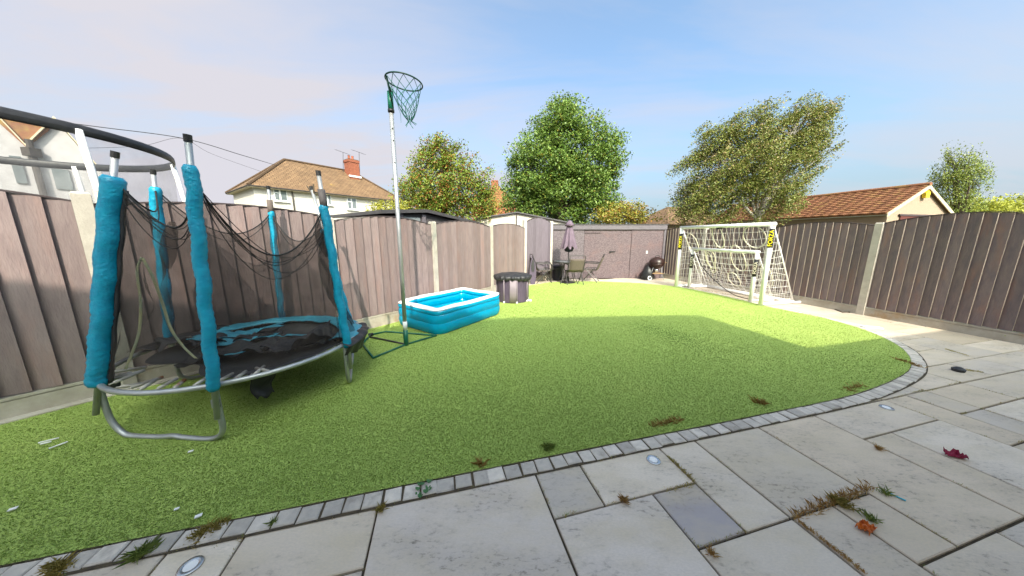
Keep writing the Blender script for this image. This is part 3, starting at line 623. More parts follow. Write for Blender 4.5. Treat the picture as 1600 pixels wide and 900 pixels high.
# ------------------------------------------------------------------ house behind the viewpoint: it shades the lawn
def hip_house(root, corners, z0, z1, pitch, wallm, roofm, over=0.35, ridge_t=None, gutter=True):
    """corners: 4 ground points, long side first (0-1 long front, 1-2 side, ...)"""
    c = [np.array(p[:2], float) for p in corners]
    m = MB(); m.prism(c, z0, z1); wall = m.build('wall', wallm, root)
    L = c[1]-c[0]; Wd = c[3]-c[0]; l = np.linalg.norm(L); w = np.linalg.norm(Wd); lu, wu = L/l, Wd/w
    e = [c[0]-lu*over-wu*over, c[1]+lu*over-wu*over, c[2]+lu*over+wu*over, c[3]-lu*over+wu*over]
    hw = w/2+over; rise = hw*math.tan(R(pitch)); r0 = (e[0]+e[3])/2+lu*hw; r1 = (e[1]+e[2])/2-lu*hw
    m = MB(); ez = z1-over*math.tan(R(pitch))*0.25
    V = [(*p, ez) for p in e]+[(*r0, ez+rise), (*r1, ez+rise)]
    m.add(V, [(0, 1, 5, 4), (1, 2, 5), (2, 3, 4, 5), (3, 0, 4)]); roof = m.build('roof', roofm, root); roof_uv(roof)
    m = MB(); m.prism([p*1.0 for p in e], ez-0.10, ez-0.004); m.build('soffit', 'soffit', roof)
    if gutter:
        m = MB()
        for a, b in ((0, 1), (1, 2), (3, 0)): m.tube([(*e[a], ez-0.02), (*e[b], ez-0.02)], 0.055, 6)
        m.build('gutter', 'gutter', roof)
    # ridge and hip capping tiles as a raised line
    m = MB(); up = np.array([0, 0, 0.03])
    for a, b in ((4, 5), (0, 4), (3, 4), (1, 5), (2, 5)): m.tube([np.array(V[a])+up, np.array(V[b])+up], 0.10, 6)
    m.build('ridge_tiles', roofm, roof); roof_uv(roof.children[-1])
    return wall, roof, V
HB = thing('house', st(0, -4, 0), 'cream two-storey hipped house standing behind the viewpoint, shading the lawn', 'house')
TB = -1.55
hip_house(HB, [st(4.25, TB), st(-4.6, TB), st(-4.6, TB-6.7), st(4.25, TB-6.7)], 0, 4.75, 46, 'render_pale', 'roof_brown', 0.28)
for s_ in (-3, 0.2, 2.8):
    for zz in (1.3, 3.7):
        c = st(s_, TB+0.03, zz); m = MB(); m.box(c, (1.4, 0.08, 1.2), (np.append(VB, 0), np.append(VA, 0), (0, 0, 1))); w = m.build('window', 'upvc', HB)
        for dx in (-0.34, 0.34):
            m = MB(); m.box(c+np.append(VB*dx+VA*0.03, 0), (0.58, 0.05, 1.04), (np.append(VB, 0), np.append(VA, 0), (0, 0, 1))); m.build('pane', 'glass', w)
HX = thing('annexe', st(7, -4, 0), 'single-storey flat-roofed annexe beside the house behind the viewpoint', 'annexe')
m = MB(); m.prism([st(4.56, TB)[:2], st(12.5, TB)[:2], st(12.5, TB-5)[:2], st(4.56, TB-5)[:2]], 0, 3.35); m.build('wall', 'render', HX)
m = MB(); m.prism([st(4.56, TB+0.1)[:2], st(12.6, TB+0.1)[:2], st(12.6, TB-5)[:2], st(4.56, TB-5)[:2]], 3.354, 3.5); m.build('roof', 'felt', HX)
m = MB(); m.box(st(7, TB+0.03, 1.05), (1.8, 0.08, 2.1), (np.append(VB, 0), np.append(VA, 0), (0, 0, 1))); w = m.build('door', 'upvc', HX)
m = MB(); m.box(st(7, TB+0.06, 1.1), (1.5, 0.05, 1.8), (np.append(VB, 0), np.append(VA, 0), (0, 0, 1))); m.build('pane', 'glass', w)

# ------------------------------------------------------------------ cream house beyond the left fence
def eave_pt(px, py, z): return gnd(px, py, z)[:2]
EZ = 5.1
h0 = eave_pt(387, 287, EZ); h1 = eave_pt(628, 314, EZ); hl = h1-h0; hl /= np.linalg.norm(hl); hw_ = np.array([-hl[1], hl[0]])
LEN = np.linalg.norm(h1-h0)-0.3; DEP = 6.2
hc = [h0+hl*0.35+hw_*0.35, h0+hl*LEN, h0+hl*LEN+hw_*DEP, h0+hl*0.35+hw_*DEP]
H1 = thing('house', (*hc[0], 0), 'cream rendered house with brown hipped roof and brick chimney, behind the left fence', 'house')
wall, roof, RV = hip_house(H1, hc, 0, EZ, 40, 'render', 'roof_brown', 0.35)
hl3 = np.append(hl, 0); hn3 = np.append(-hw_, 0)
def window(root, wa, wb, x0, x1, y0, y1, split=0.45, framem='upvc'):
    """window between two pixels on wall wa-wb (upper left, lower right)"""
    p0 = onwall(x0, y0, wa, wb); p1 = onwall(x1, y1, wa, wb); c = (p0+p1)/2; wd = np.linalg.norm((p1-p0)[:2]); ht = abs(p0[2]-p1[2])
    ht = max(ht, 0.9); n3 = hn3; d3 = hl3
    m = MB(); m.box(c+n3*0.02, (wd, 0.09, ht), (d3, n3, (0, 0, 1))); w = m.build('window', framem, root)
    f = 0.07
    lw = wd*split
    for cx_, w_ in ((-wd/2+lw/2, lw), (wd/2-(wd-lw)/2, wd-lw)):
        if cx_ < 0:
            m = MB(); m.box(c+d3*cx_+n3*0.045+np.array([0, 0, ht*0.30]), (w_-f*1.6, 0.06, ht*0.24), (d3, n3, (0, 0, 1))); m.build('pane', 'glass', w)
            m = MB(); m.box(c+d3*cx_+n3*0.045+np.array([0, 0, -ht*0.15]), (w_-f*1.6, 0.06, ht*0.52), (d3, n3, (0, 0, 1))); m.build('pane', 'glass', w)
        else:
            m = MB(); m.box(c+d3*cx_+n3*0.045, (w_-f*1.6, 0.06, ht-0.18), (d3, n3, (0, 0, 1))); m.build('pane', 'glass', w)
    m = MB(); m.box(c+n3*0.08+np.array([0, 0, -ht/2-0.04]), (wd+0.16, 0.14, 0.07), (d3, n3, (0, 0, 1))); m.build('sill', 'upvc', w)
window(H1, hc[0], hc[1], 426, 450, 294, 315); window(H1, hc[0], hc[1], 506, 518, 303, 320); window(H1, hc[0], hc[1], 541, 558, 308, 328)
for px in (456, ):
    p = onwall(px, 300, hc[0], hc[1]); m = MB(); m.tube([p+hn3*0.06+np.array([0, 0, EZ-p[2]-0.15]), p*np.array([1, 1, 0])+hn3*0.06], 0.05, 6); m.build('downpipe', 'gutter', H1)
def chimney(root, c, w, z0, z1, ax):
    m = MB(); nrow = int((z1-z0)/0.075)
    core = MB(); core.box((c[0], c[1], (z0+z1)/2), (w-0.03, w-0.03, z1-z0), ax); ch = core.build('chimney', 'joint', root)
    for r_ in range(nrow):
        z = z0+(r_+0.5)*0.075; ww = w+(0.10 if r_ >= nrow-3 else 0.0)
        for side in range(4):
            d = ax[0] if side % 2 == 0 else ax[1]; n = (ax[1] if side % 2 == 0 else ax[0]); sg = 1 if side < 2 else -1
            m.box(np.array([c[0], c[1], z])+np.array(n)*sg*(ww/2-0.02), (ww-0.012 if False else ww-0.01, 0.05, 0.064) if side % 2 == 0 else (0.05, ww-0.10, 0.064), ax)
    o = m.build('brick_courses', 'brick_red', ch); tag(o, kind='stuff')
    for k in (-0.2, 0.15):
        m = MB(); p = np.array([c[0], c[1], z1])+np.array(ax[0])*k*w; m.lathe(p, [(0.12, 0), (0.13, 0.05), (0.10, 0.1), (0.095, 0.33), (0.115, 0.36), (0.08, 0.37)], 12); m.build('chimney_pot', 'terracotta', ch)
    return ch
cpx = onwall(551, 275, (np.array(RV[4][:2])-hw_*0.6), (np.array(RV[5][:2])-hw_*0.6))
cz = RV[4][2]
ct = onwall(549, 250, (np.array(RV[4][:2])-hw_*0.6), (np.array(RV[5][:2])-hw_*0.6))
ch = chimney(H1, cpx, 0.95, cz-1.3, ct[2], (hl3, np.append(hw_, 0), np.array([0, 0, 1])))
m = MB(); zf = cz-0.62
m.box(np.array([cpx[0], cpx[1], zf])+hn3*0.50, (1.15, 0.06, 0.16), (hl3, hn3, (0, 0, 1))); m.build('flashing', 'upvc', ch)
for px, tx, ty in ((536, 536, 238), (562, 561, 238)):
    b = onwall(px, 272, (np.array(RV[4][:2])-hw_*0.3), (np.array(RV[5][:2])-hw_*0.3)); t = onwall(tx, ty, (np.array(RV[4][:2])-hw_*0.3), (np.array(RV[5][:2])-hw_*0.3))
    m = MB(); m.tube([b-np.array([0, 0, .3]), t], 0.022, 5); bm = np.array([0.93, -0.12, -0.33]); m.tube([t-bm*0.75, t+bm*0.6], 0.016, 5)
    for k in range(9): pp = t-bm*0.7+bm*1.25*k/8; m.tube([pp+np.array([.05, .25, 0]), pp-np.array([.05, .25, 0])], 0.009, 4)
    m.build('aerial', 'frame_dk', H1)
# pale twin-gabled house at the far left, seen through the neighbour's net
g0 = np.array([-19.5, 10.5]); gd = np.array([0.60, 0.80]); gn = np.array([0.8, -0.6])
gp0 = onwall(0, 300, g0, g0+gd)[:2]
H2 = thing('house', (*gp0, 0), 'pale rendered house with twin gables and an orange roof valley, at the far left edge', 'house')
pk = lambda x, y: onwall(x, y, g0, g0+gd)
ex = np.append(-gn*6, 0)
vz = pk(42, 231); a1 = pk(-35, 150); b1 = pk(86, 188); r1_ = pk(158, 268)
base = lambda p: np.array([p[0], p[1], -0.05])
lft = pk(-120, 225)
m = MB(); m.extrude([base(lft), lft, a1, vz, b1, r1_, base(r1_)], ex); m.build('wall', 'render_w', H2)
up = np.array([0, 0, 0.12]); 
for A0, B0, nm in ((lft, a1, 'roof'), (a1, vz, 'roof'), (vz, b1, 'roof'), (b1, r1_, 'roof')):
    m = MB(); q = [A0+up*0.3, B0+up*0.3, B0+up, A0+up]; m.extrude([x+np.append(gn*0.2, 0) for x in q], ex*1.05); m.build(nm, 'soffit', H2)
# the roof face of the valley, between the two gables (set back)
m = MB(); bk = np.append(-gn*3.0, 0); m.extrude([vz+up*2+bk, a1+bk*1.0+up*2, b1+bk+up*2], np.append(-gn*0.3, 0)); roof_uv(m.build('roof_slope', 'roof_orange', H2))
m = MB(); m.extrude([vz, pk(-4, 190), pk(6, 176), pk(60, 186), pk(78, 203)], np.append(gn*0.10, 0)); m.build('valley_roof', 'tile_pan', H2)
m = MB(); t = np.append(gn*0.15, 0); p = pk(51, 240)+t; m.tube([p+up*4, base(p)], 0.09, 8); m.box(p+up*0.2, (0.32, 0.3, 0.3)); m.build('downpipe', 'gutter', H2)
for (x0, x1, y0, y1) in ((14, 33, 243, 287), (80, 108, 263, 297)):
    c0, c1, c2, c3 = pk(x0, y0), pk(x1, y0+5), pk(x1+6, y1), pk(x0+6, y1-2); z0 = min(c2[2], c3[2]); z1 = max(c0[2], c1[2])
    xa, xb = c0, c1; m = MB(); q = [np.array([xa[0], xa[1], z0]), np.array([xb[0], xb[1], z0]), np.array([xb[0], xb[1], z1]), np.array([xa[0], xa[1], z1])]
    m.extrude(q, np.append(gn*0.06, 0)); m.build('window', 'glass', H2)

# ------------------------------------------------------------------ dark shed behind the left fence
q = [onwall(x, y, lf_at(0, -0.9), lf_at(1, -0.9)) for x, y in ((597, 333), (668, 327), (754, 349))]
DS = thing('shed', (*q[1][:2], 0), 'charcoal garden shed with dark pent roof just behind the left fence', 'shed')
cA = q[1]; rA = np.append(ldir, 0); bA = np.append(-lnorm, 0)
zr = cA[2]; cB = onwall(757, 349, lf_at(0, -0.9), lf_at(1, -0.9))
le = cA+bA*2.6; 
m = MB(); zE = cB[2]
m.add([cA, cB, cB+bA*2.6, le], [(0, 1, 2, 3)])
# roof slab: apex along the near end, sloping down along the fence
m = MB(); poly = [cA-rA*1.1-np.array([0, 0, .09]), cA, cB, cB-np.array([0, 0, .07]), cA-np.array([0, 0, .07]), cA-rA*1.1-np.array([0, 0, .16])]
m.extrude(poly, bA*2.6); m.build('roof', 'charcoal_gl', DS)
m = MB(); inn = 0.12; pr = [cA-rA*0.95, cA, cB-rA*0.12]
poly = [np.array([p[0], p[1], z]) for p, z in ((pr[0], -0.05), (pr[2], -0.05), (pr[2], zE-0.085), (pr[1], zr-0.085), (pr[0], zr-0.20))]
m.extrude([x+bA*inn for x in poly], bA*2.3); m.build('wall', 'charcoal', DS)
for k in range(2):
    m = MB(); m.box(np.array([*(cA-rA*(0.62 if k == 0 else 0.05))[:2], zr-0.27])+bA*0.10, (0.10, 0.05, 0.30), (rA, bA, (0, 0, 1))); m.build('corner_post', 'greypaint', DS)
m = MB(); m.box(np.array([*(cA-rA*0.34)[:2], zr-0.30])+bA*0.115, (0.40, 0.04, 0.22), (rA, bA, (0, 0, 1))); m.build('window', 'glass', DS)

# ------------------------------------------------------------------ pale concrete garage behind the end panel
GY = 13.4
ga, gl, gr = atY(808, 331, GY), atY(741, 341, GY), atY(890, 347, GY)
G1 = thing('garage', (ga[0], GY, 0), 'pale concrete panel garage with shallow felt gable roof, left of the mauve shed', 'garage')
m = MB(); poly = [(gl[0]+.05, GY, -0.05), (gr[0], GY, -0.05), (gr[0], GY, gr[2]-.06), (ga[0], GY, ga[2]-.06), (gl[0]+.05, GY, gl[2]-.06)]; m.extrude(poly, (0, 4, 0)); m.build('wall', 'conc_panel', G1)
for A0, B0 in ((gl, ga), (ga, gr)):
    m = MB(); m.extrude([A0-np.array([0, .12, .055]), B0-np.array([0, .12, .055]), B0-np.array([0, .12, 0]), A0-np.array([0, .12, 0])], (0, 4.3, 0)); m.build('roof', 'felt', G1)
m = MB(); p = atY(807, 335, GY); m.box((p[0], GY-0.02, p[2]-1.0), (0.05, 0.05, 2.0)); m.build('panel_joint', 'fence_cap', G1)
m = MB(); p0 = atY(811.5, 357, GY); m.box((p0[0], GY-0.015, p0[2]), (0.10, 0.04, 0.32)); m.build('vent', 'greypaint', G1)

# ------------------------------------------------------------------ pebbledash garage on the right
EG = 2.45
r0 = gnd(1392, 329, EG)[:2]; gdir = rdir; gwid = np.array([rdir[1], -rdir[0]])
r1 = r0+gdir*7.5; GWD = 3.7
G2 = thing('garage', (*r0, 0), 'buff pebbledash garage with orange tiled gable roof behind the right fence', 'garage')
e_ = lambda s_, t, z: np.array([*(r0+gwid*s_+gdir*t), z])
apz = atY(1455, 289, (r0+gwid*GWD/2)[1])[2]
poly = [e_(0.06, 0.08, -.05), e_(GWD, 0.08, -.05), e_(GWD, 0.08, EG), e_(GWD/2, 0.08, apz-0.06), e_(0.06, 0.08, EG)]
m = MB(); m.extrude(poly, np.append(gdir*7.4, 0)); m.build('wall', 'dash', G2)
SL = math.hypot(GWD/2, apz-EG); up_l = (np.array([*(gwid*GWD/2), apz-EG]))/SL; nl = np.cross(np.append(gdir, 0), up_l); nl = nl if nl[2] > 0 else -nl
over = 0.22; ROWS = 12; roofL = MB(); 
roofL.extrude([e_(0, 0, EG)-up_l*over, e_(GWD/2, 0, apz), e_(GWD/2, 7.6, apz), e_(0, 7.6, EG)-up_l*over], -nl*0.04); RL = roofL.build('roof', 'tile_pan', G2)
tile_me = None; rowh = (SL+over)/ROWS; tw_ = 0.30; NT = 25
for r_ in range(ROWS):
    for c_ in range(NT):
        # pantile: S-profile strip, proud at its lower edge
        vs = []; K = 6
        for end, lift in ((0, 0.034), (1, 0.008)):
            for k in range(K+1):
                x = k/K; wv = 0.011*math.sin(x*2*math.pi); vs.append(np.append(gdir*(x*tw_*1.02), 0)+up_l*(end*(rowh+0.03))+nl*(lift+wv))
        for k in range(K+1): vs.append(vs[k]-nl*0.028)
        if tile_me is None:
            fs = [(k, k+1, K+2+k, K+1+k) for k in range(K)]+[(2*K+2+k, 2*K+3+k, k+1, k) for k in range(K)]
            tile_me = bpy.data.meshes.new('roof_tile'); tile_me.from_pydata([tuple(v) for v in vs], [], fs); tile_me.polygons.foreach_set('use_smooth', [k < K for k in range(2*K)]); tile_me.materials.append(M['tile_pan'])
        o = bpy.data.objects.new('roof_tile', tile_me); COL.objects.link(o); o.parent = RL
        o.location = tuple(e_(0, c_*tw_, EG)-up_l*over+up_l*r_*rowh+nl*0.004-root_loc(G2))
# right slope and edges
up_r = np.array([*(-gwid*GWD/2), apz-EG])/SL
m = MB(); m.extrude([e_(GWD, 0, EG)-up_r*over, e_(GWD/2, 0, apz), e_(GWD/2, 7.6, apz), e_(GWD, 7.6, EG)-up_r*over], (0, 0, -0.05)); m.build('far_slope', 'tile_pan', G2)
m = MB(); m.tube([e_(GWD/2, -0.03, apz+0.03), e_(GWD/2, 7.6, apz+0.03)], 0.075, 8); m.build('ridge_tiles', 'tile_pan', G2)
for A0, B0 in ((e_(0, 0, EG)-up_l*over, e_(GWD/2, 0, apz)), (e_(GWD, 0, EG)-up_r*over, e_(GWD/2, 0, apz))):
    m = MB(); dn = np.array([0, 0, -.13]); m.extrude([A0+dn, B0+dn, B0, A0], np.append(-gdir*0.03, 0)); m.build('bargeboard', 'soffit', G2)
m = MB(); q0, q1 = e_(-0.10, 0, EG-0.17), e_(-0.10, 7.6, EG-0.17); m.extrude([q0, q1, q1+np.array([0, 0, .13]), q0+np.array([0, 0, .13])], np.append(gwid*0.10, 0)); m.build('gutter_board', 'upvc', G2)
dp0, dp1 = e_(0.5, 0.06, 0), e_(GWD-0.7, 0.06, 2.02)
m = MB(); m.extrude([e_(0.72, 0.06, 0), e_(GWD-0.75, 0.06, 0), e_(GWD-0.75, 0.06, 2.28), e_(0.72, 0.06, 2.28)], np.append(-gdir*0.02, 0)); m.build('door', 'garagedoor', G2)
m = MB(); m.extrude([e_(0.62, 0.065, 2.28), e_(GWD-0.65, 0.065, 2.28), e_(GWD-0.65, 0.065, 2.34), e_(0.62, 0.065, 2.34)], np.append(-gdir*0.05, 0)); m.build('door_lintel', 'fence_cap', G2)
m = MB(); m.extrude([e_(GWD/2-0.17, 0.05, apz-0.47), e_(GWD/2+0.03, 0.05, apz-0.47), e_(GWD/2+0.06, 0.05, apz-0.28), e_(GWD/2-0.07, 0.05, apz-0.20), e_(GWD/2-0.20, 0.05, apz-0.28)], np.append(-gdir*0.10, 0)); m.build('alarm_box', 'alarm', G2)
# second low building left of the birch: red roof and buff wall
w0 = gnd(1046, 349, 2.3)[:2]
G3 = thing('garage', (*w0, 0), 'low buff outbuilding with red roof, mostly hidden behind the birch', 'garage')
a_ = lambda s_, t, z: np.array([*(w0+gwid*s_+gdir*t), z])
m = MB(); m.extrude([a_(0, 0, -.05), a_(5.2, 0, -.05), a_(5.2, 0, 2.3), a_(0, 0, 2.3)], np.append(gdir*4, 0)); m.build('wall', 'dash', G3)
m = MB(); m.add([a_(-.3, -.25, 2.25), a_(5.5, -.25, 2.25), a_(4.0, 2, 3.5), a_(1.5, 2, 3.5), a_(5.5, 4.2, 2.25), a_(-.3, 4.2, 2.25)], [(0, 1, 2, 3), (1, 4, 2), (4, 5, 3, 2), (5, 0, 3)]); roof_uv(m.build('roof', 'roof_brown', G3, solid=0.05))
# far roof behind the right fence edge and between the trees
w0 = gnd(1545, 331, 2.9)[:2]
G4 = thing('outbuilding', (*w0, 0), 'pale sheet roof just above the fence at the right edge', 'outbuilding')
m = MB(); m.extrude([(w0[0], w0[1], 2.55), (w0[0]+6, w0[1]-0.5, 2.55), (w0[0]+6, w0[1]-0.5, 3.55), (w0[0]+2, w0[1], 3.35)], (1.0, 4, 0)); m.build('roof', 'paleroof', G4)
m = MB(); m.extrude([(w0[0]+.1, w0[1]+.1, -.05), (w0[0]+6, w0[1]-.4, -.05), (w0[0]+6, w0[1]-.4, 2.54), (w0[0]+.1, w0[1]+.1, 2.54)], (1.0, 3.8, 0)); m.build('wall', 'render', G4)
w0 = atY(768, 322, 34.0)
H3 = thing('house', (w0[0], 34, 0), 'distant red brick house peeping between the two big trees', 'house')
m = MB(); m.extrude([(w0[0]-2.2, 34, -.05), (w0[0]+3, 34, -.05), (w0[0]+3, 34, w0[2]), (w0[0]-2.2, 34, w0[2])], (0, 6, 0)); m.build('wall', 'brick_red', H3)
m = MB(); m.extrude([(w0[0]-2.6, 33.8, w0[2]), (w0[0]+3.4, 33.8, w0[2]), (w0[0]+0.6, 33.8, w0[2]+2.4)], (0, 6.4, 0)); roof_uv(m.build('roof', 'roof_orange', H3))
m = MB(); m.box((w0[0]+0.35, 35, w0[2]+2.0), (0.8, 0.8, 1.9)); m.build('chimney', 'brick_red', H3)

# ------------------------------------------------------------------ overhead cables
def cable(name, pts, r, label):
    P = smooth_path(pts, 10); m = MB(); m.tube(P, r, 5); return tag(m.build(name, 'cord', loc=P[0]), label, 'cable')
cable('overhead_cable', [atY(-60, 176, 9.0), atY(20, 182, 9.6), atY(160, 199, 10.7), atY(290, 217, 12.0), atY(380, 243, 14.0), atY(434, 259, 20.0)], 0.013, 'dark overhead cable running down to the brown hipped roof')
cable('overhead_cable', [atY(110, 232, 16), atY(220, 228, 19), atY(283, 216, 21), atY(330, 240, 22.5), atY(408, 268, 24)], 0.010, 'thin faint overhead cable below the main one, above the broken poles')

# ================================================================== TREES
def leaf_mesh(name, P, size, root, dark, light, alt=None, palt=0.0, aspect=0.55, droop=0.0, up=0.3, seed=1, matn='leaf'):
    rg = np.random.default_rng(seed); n = len(P)
    nrm = rg.normal(0, 1, (n, 3)); nrm[:, 2] = np.abs(nrm[:, 2])+up; nrm[:, 1] -= 0.35; nrm /= np.linalg.norm(nrm, axis=1)[:, None]
    t = rg.normal(0, 1, (n, 3)); t[:, 2] -= droop; t -= (t*nrm).sum(1)[:, None]*nrm; t /= np.linalg.norm(t, axis=1)[:, None]; b = np.cross(nrm, t)
    s = size*(0.65+0.7*rg.random(n))[:, None]
    q = np.stack([P-t*s*0.5, P+b*s*aspect*0.5-t*s*0.05, P+t*s*0.5+nrm*s*0.05, P-b*s*aspect*0.5-t*s*0.05], 1)
    u = rg.random(n)[:, None]; c = (np.array(dark)*(1-u)+np.array(light)*u)*1.25
    if alt is not None:
        k = rg.random(n) < palt; c[k] = np.array(alt)*(0.7+0.6*rg.random(k.sum()))[:, None]
    return mesh_np(name, q.reshape(-1, 3), n, 4, matn, root, c)
def clumps(blobs, nclump, rcl, nleaf, seed, inner=0.35, squash=0.8, jag=0.0, wind=None):
    """leaf positions: clumps spread through ellipsoid blobs (centre, radii), denser to the outside"""
    rg = np.random.default_rng(seed); vol = np.array([b[1][0]*b[1][1]*b[1][2] for b in blobs])**0.66; vol /= vol.sum(); out = []
    for i in range(nclump):
        b = blobs[rg.choice(len(blobs), p=vol)]; d = rg.normal(0, 1, 3); d /= np.linalg.norm(d); r = inner+(1.0-inner)*rg.random()**0.45+jag*max(0, rg.normal())
        c = np.array(b[0])+d*r*np.array(b[1]); rc = rcl*(0.6+0.8*rg.random()); k = int(nleaf*(0.5+rg.random()))
        p = rg.normal(0, 1, (k, 3)); p /= np.linalg.norm(p, axis=1)[:, None]; p *= rc*rg.random((k, 1))**0.4; p[:, 2] *= squash
        if wind is not None: p = p*0.62+np.outer(np.clip(rg.normal(0, 0.8, k), -1.3, 1.3)*rc*wind[3], wind[:3])
        out.append(c+p)
    return np.concatenate(out)
def trunk_mesh(root, base, top, r, limbs, seed, matn='bark'):
    rg = np.random.default_rng(seed); m = MB(); base = np.array(base, float); top = np.array(top, float)
    P = [base+(top-base)*k/6+np.append(rg.normal(0, 0.04, 2)*k, 0) for k in range(7)]; m.tube(P, [r*(1-0.75*k/6)*(1.25 if k == 0 else 1) for k in range(7)], 8)
    for tip in limbs:
        k = rg.integers(2, 6); a = P[k]; t = np.array(tip, float); mid = a*0.5+t*0.5+np.array([0, 0, 0.25])+rg.normal(0, .15, 3)
        L_ = smooth_path([a, mid, t], 4); m.tube(L_, [r*0.42*(1-0.85*i/(len(L_)-1)) for i in range(len(L_))], 6)
    return m.build('trunk', matn, root, smooth=True)
def tree(name, label, px, py_base_Y, blobs_px, dark, light, alt, palt, ncl, rcl, nl, lsize, seed, trunk_r=0.2, depth=None, droop=0, aspect=0.55, jag=0.0, barkm='bark', inner=0.35, group=None, squash=0.8, up=0.3, wind=None):
    """blobs given as pixel centre and half sizes at distance Y"""
    Y = py_base_Y; blobs = []
    for (x, y, hx, hy, *rest) in blobs_px:
        c = atY(x, y, Y+(rest[0] if rest else 0)); k = np.linalg.norm(atY(x+hx, y, Y)-atY(x, y, Y)); kz = np.linalg.norm(atY(x, y-hy, Y)-atY(x, y, Y))
        blobs.append((c, (k, max(min(k, kz)*0.9, 0.4) if depth is None else depth, kz)))
    base = atY(px, 400, Y); root = thing(name, (base[0], Y, 0), label, 'tree', group)
    P = clumps(blobs, ncl, rcl, nl, seed, inner, squash, jag, wind)
    leaf_mesh('crown', P, lsize, root, dark, light, alt, palt, aspect, droop, up, seed+1)
    if wind is not None:
        # fine twigs carrying the sprays of leaves, too many to count
        rg = np.random.default_rng(seed+9); tw = MB()
        for b in blobs:
            for q in range(16):
                dv = rg.normal(0, 1, 3); dv /= np.linalg.norm(dv); c = np.array(b[0])+dv*np.array(b[1])*(0.30+0.62*rg.random()); l_ = 0.25+0.35*rg.random(); w_ = np.array(wind[:3])+rg.normal(0, 0.25, 3)
                tw.tube([c-w_*l_, c+rg.normal(0, 0.05, 3), c+w_*l_*0.9], [0.009, 0.006, 0.002], 4, caps=False)
        tag(tw.build('twigs', 'bark', root), kind='stuff')
    topc = max(blobs, key=lambda b: b[0][2]); tp = np.array([topc[0][0], topc[0][1], topc[0][2]+topc[1][2]*0.3])
    trunk_mesh(root, (base[0], Y, -0.05), tp, trunk_r, [np.array(b[0])+np.array([0, 0, b[1][2]*0.4]) for b in blobs]+[np.array(b[0])+np.array([b[1][0]*0.7*(-1)**i, 0, 0]) for i, b in enumerate(blobs)], seed+2, barkm)
    return root
tree('maple_tree', 'rounded olive tree with reddish tips behind the charcoal shed', 690, 13.5, [(690, 285, 50, 52), (665, 300, 40, 45), (725, 290, 42, 48), (650, 325, 32, 30), (745, 315, 28, 34), (690, 240, 34, 26), (705, 330, 55, 30)],
     (0.075, 0.125, 0.018), (0.20, 0.25, 0.035), (0.26, 0.115, 0.025), 0.24, 560, 0.40, 70, 0.095, 21, 0.16, jag=0.06)
tree('oak_tree', 'tall dense dark green rounded tree behind the mauve shed', 880, 16.0, [(880, 230, 64, 68), (845, 262, 52, 58), (918, 258, 52, 62), (830, 300, 46, 42), (925, 305, 42, 40), (880, 300, 70, 48), (878, 186, 42, 30), (945, 245, 26, 34), (875, 335, 72, 22), (815, 325, 28, 22), (935, 335, 34, 18)],
     (0.050, 0.105, 0.016), (0.165, 0.235, 0.045), (0.24, 0.20, 0.03), 0.05, 620, 0.55, 140, 0.115, 31, 0.28, aspect=0.6, jag=0.05)
tree('birch_tree', 'wide wind-swept birch with sparse small leaves behind the goals', 1170, 12.5, [(1150, 250, 58, 62), (1110, 275, 46, 58), (1195, 265, 58, 60), (1235, 222, 40, 50), (1270, 195, 26, 36), (1180, 205, 40, 36), (1145, 315, 78, 36), (1215, 312, 48, 32), (1085, 320, 30, 34), (1120, 225, 34, 30), (1255, 250, 30, 34), (1290, 172, 16, 15), (1245, 170, 20, 16), (1190, 180, 16, 14)],
     (0.070, 0.100, 0.018), (0.195, 0.205, 0.045), (0.29, 0.22, 0.09), 0.18, 560, 0.38, 170, 0.074, 41, 0.15, droop=0.6, aspect=0.55, jag=0.20, barkm='birchbark', inner=0.10, squash=0.9, wind=(0.80, 0.1, 0.59, 1.1))
tree('willow_tree', 'slim wispy willow beyond the buff garage', 1500, 13.0, [(1497, 275, 28, 30), (1515, 285, 22, 26), (1480, 285, 16, 24), (1500, 320, 30, 24), (1495, 252, 14, 12)],
     (0.09, 0.13, 0.02), (0.22, 0.26, 0.05), (0.28, 0.28, 0.08), 0.1, 190, 0.28, 50, 0.09, 51, 0.10, droop=2.5, aspect=0.35, jag=0.12, inner=0.15, squash=1.3, wind=(-0.35, 0.1, 0.93, 1.0))
def bush(name, label, Y, blobs_px, dark, light, alt, palt, ncl, rcl, nl, lsize, seed, cat='bush'):
    blobs = []
    for (x, y, hx, hy) in blobs_px:
        c = atY(x, y, Y); k = np.linalg.norm(atY(x+hx, y, Y)-c); kz = np.linalg.norm(atY(x, y-hy, Y)-c); blobs.append((c, (k, min(k, 1.2), kz)))
    b0 = blobs[0][0]; root = thing(name, (b0[0], Y, 0), label, cat)
    leaf_mesh('foliage', clumps(blobs, ncl, rcl, nl, seed, 0.2, 0.9, 0.1), lsize, root, dark, light, alt, palt, 0.55, 0, 0.3, seed+1)
    trunk_mesh(root, (b0[0], Y, -0.05), b0, 0.06, [np.array(b[0])+np.array([0, 0, b[1][2]*0.6]) for b in blobs], seed+2)
    return root
bush('bush', 'orange-tinged loose shrub above the mauve shed roof', 14.5, [(975, 335, 34, 14), (950, 342, 24, 20), (1005, 338, 20, 12), (985, 328, 14, 8)], (0.13, 0.14, 0.02), (0.26, 0.24, 0.04), (0.33, 0.17, 0.03), 0.25, 120, 0.36, 40, 0.11, 61)
bush('bush', 'yellow-green shrub in front of the cream house, right end', 11.5, [(602, 326, 20, 12), (588, 334, 14, 10), (625, 330, 14, 14)], (0.16, 0.17, 0.02), (0.33, 0.31, 0.04), None, 0, 60, 0.28, 40, 0.08, 71)
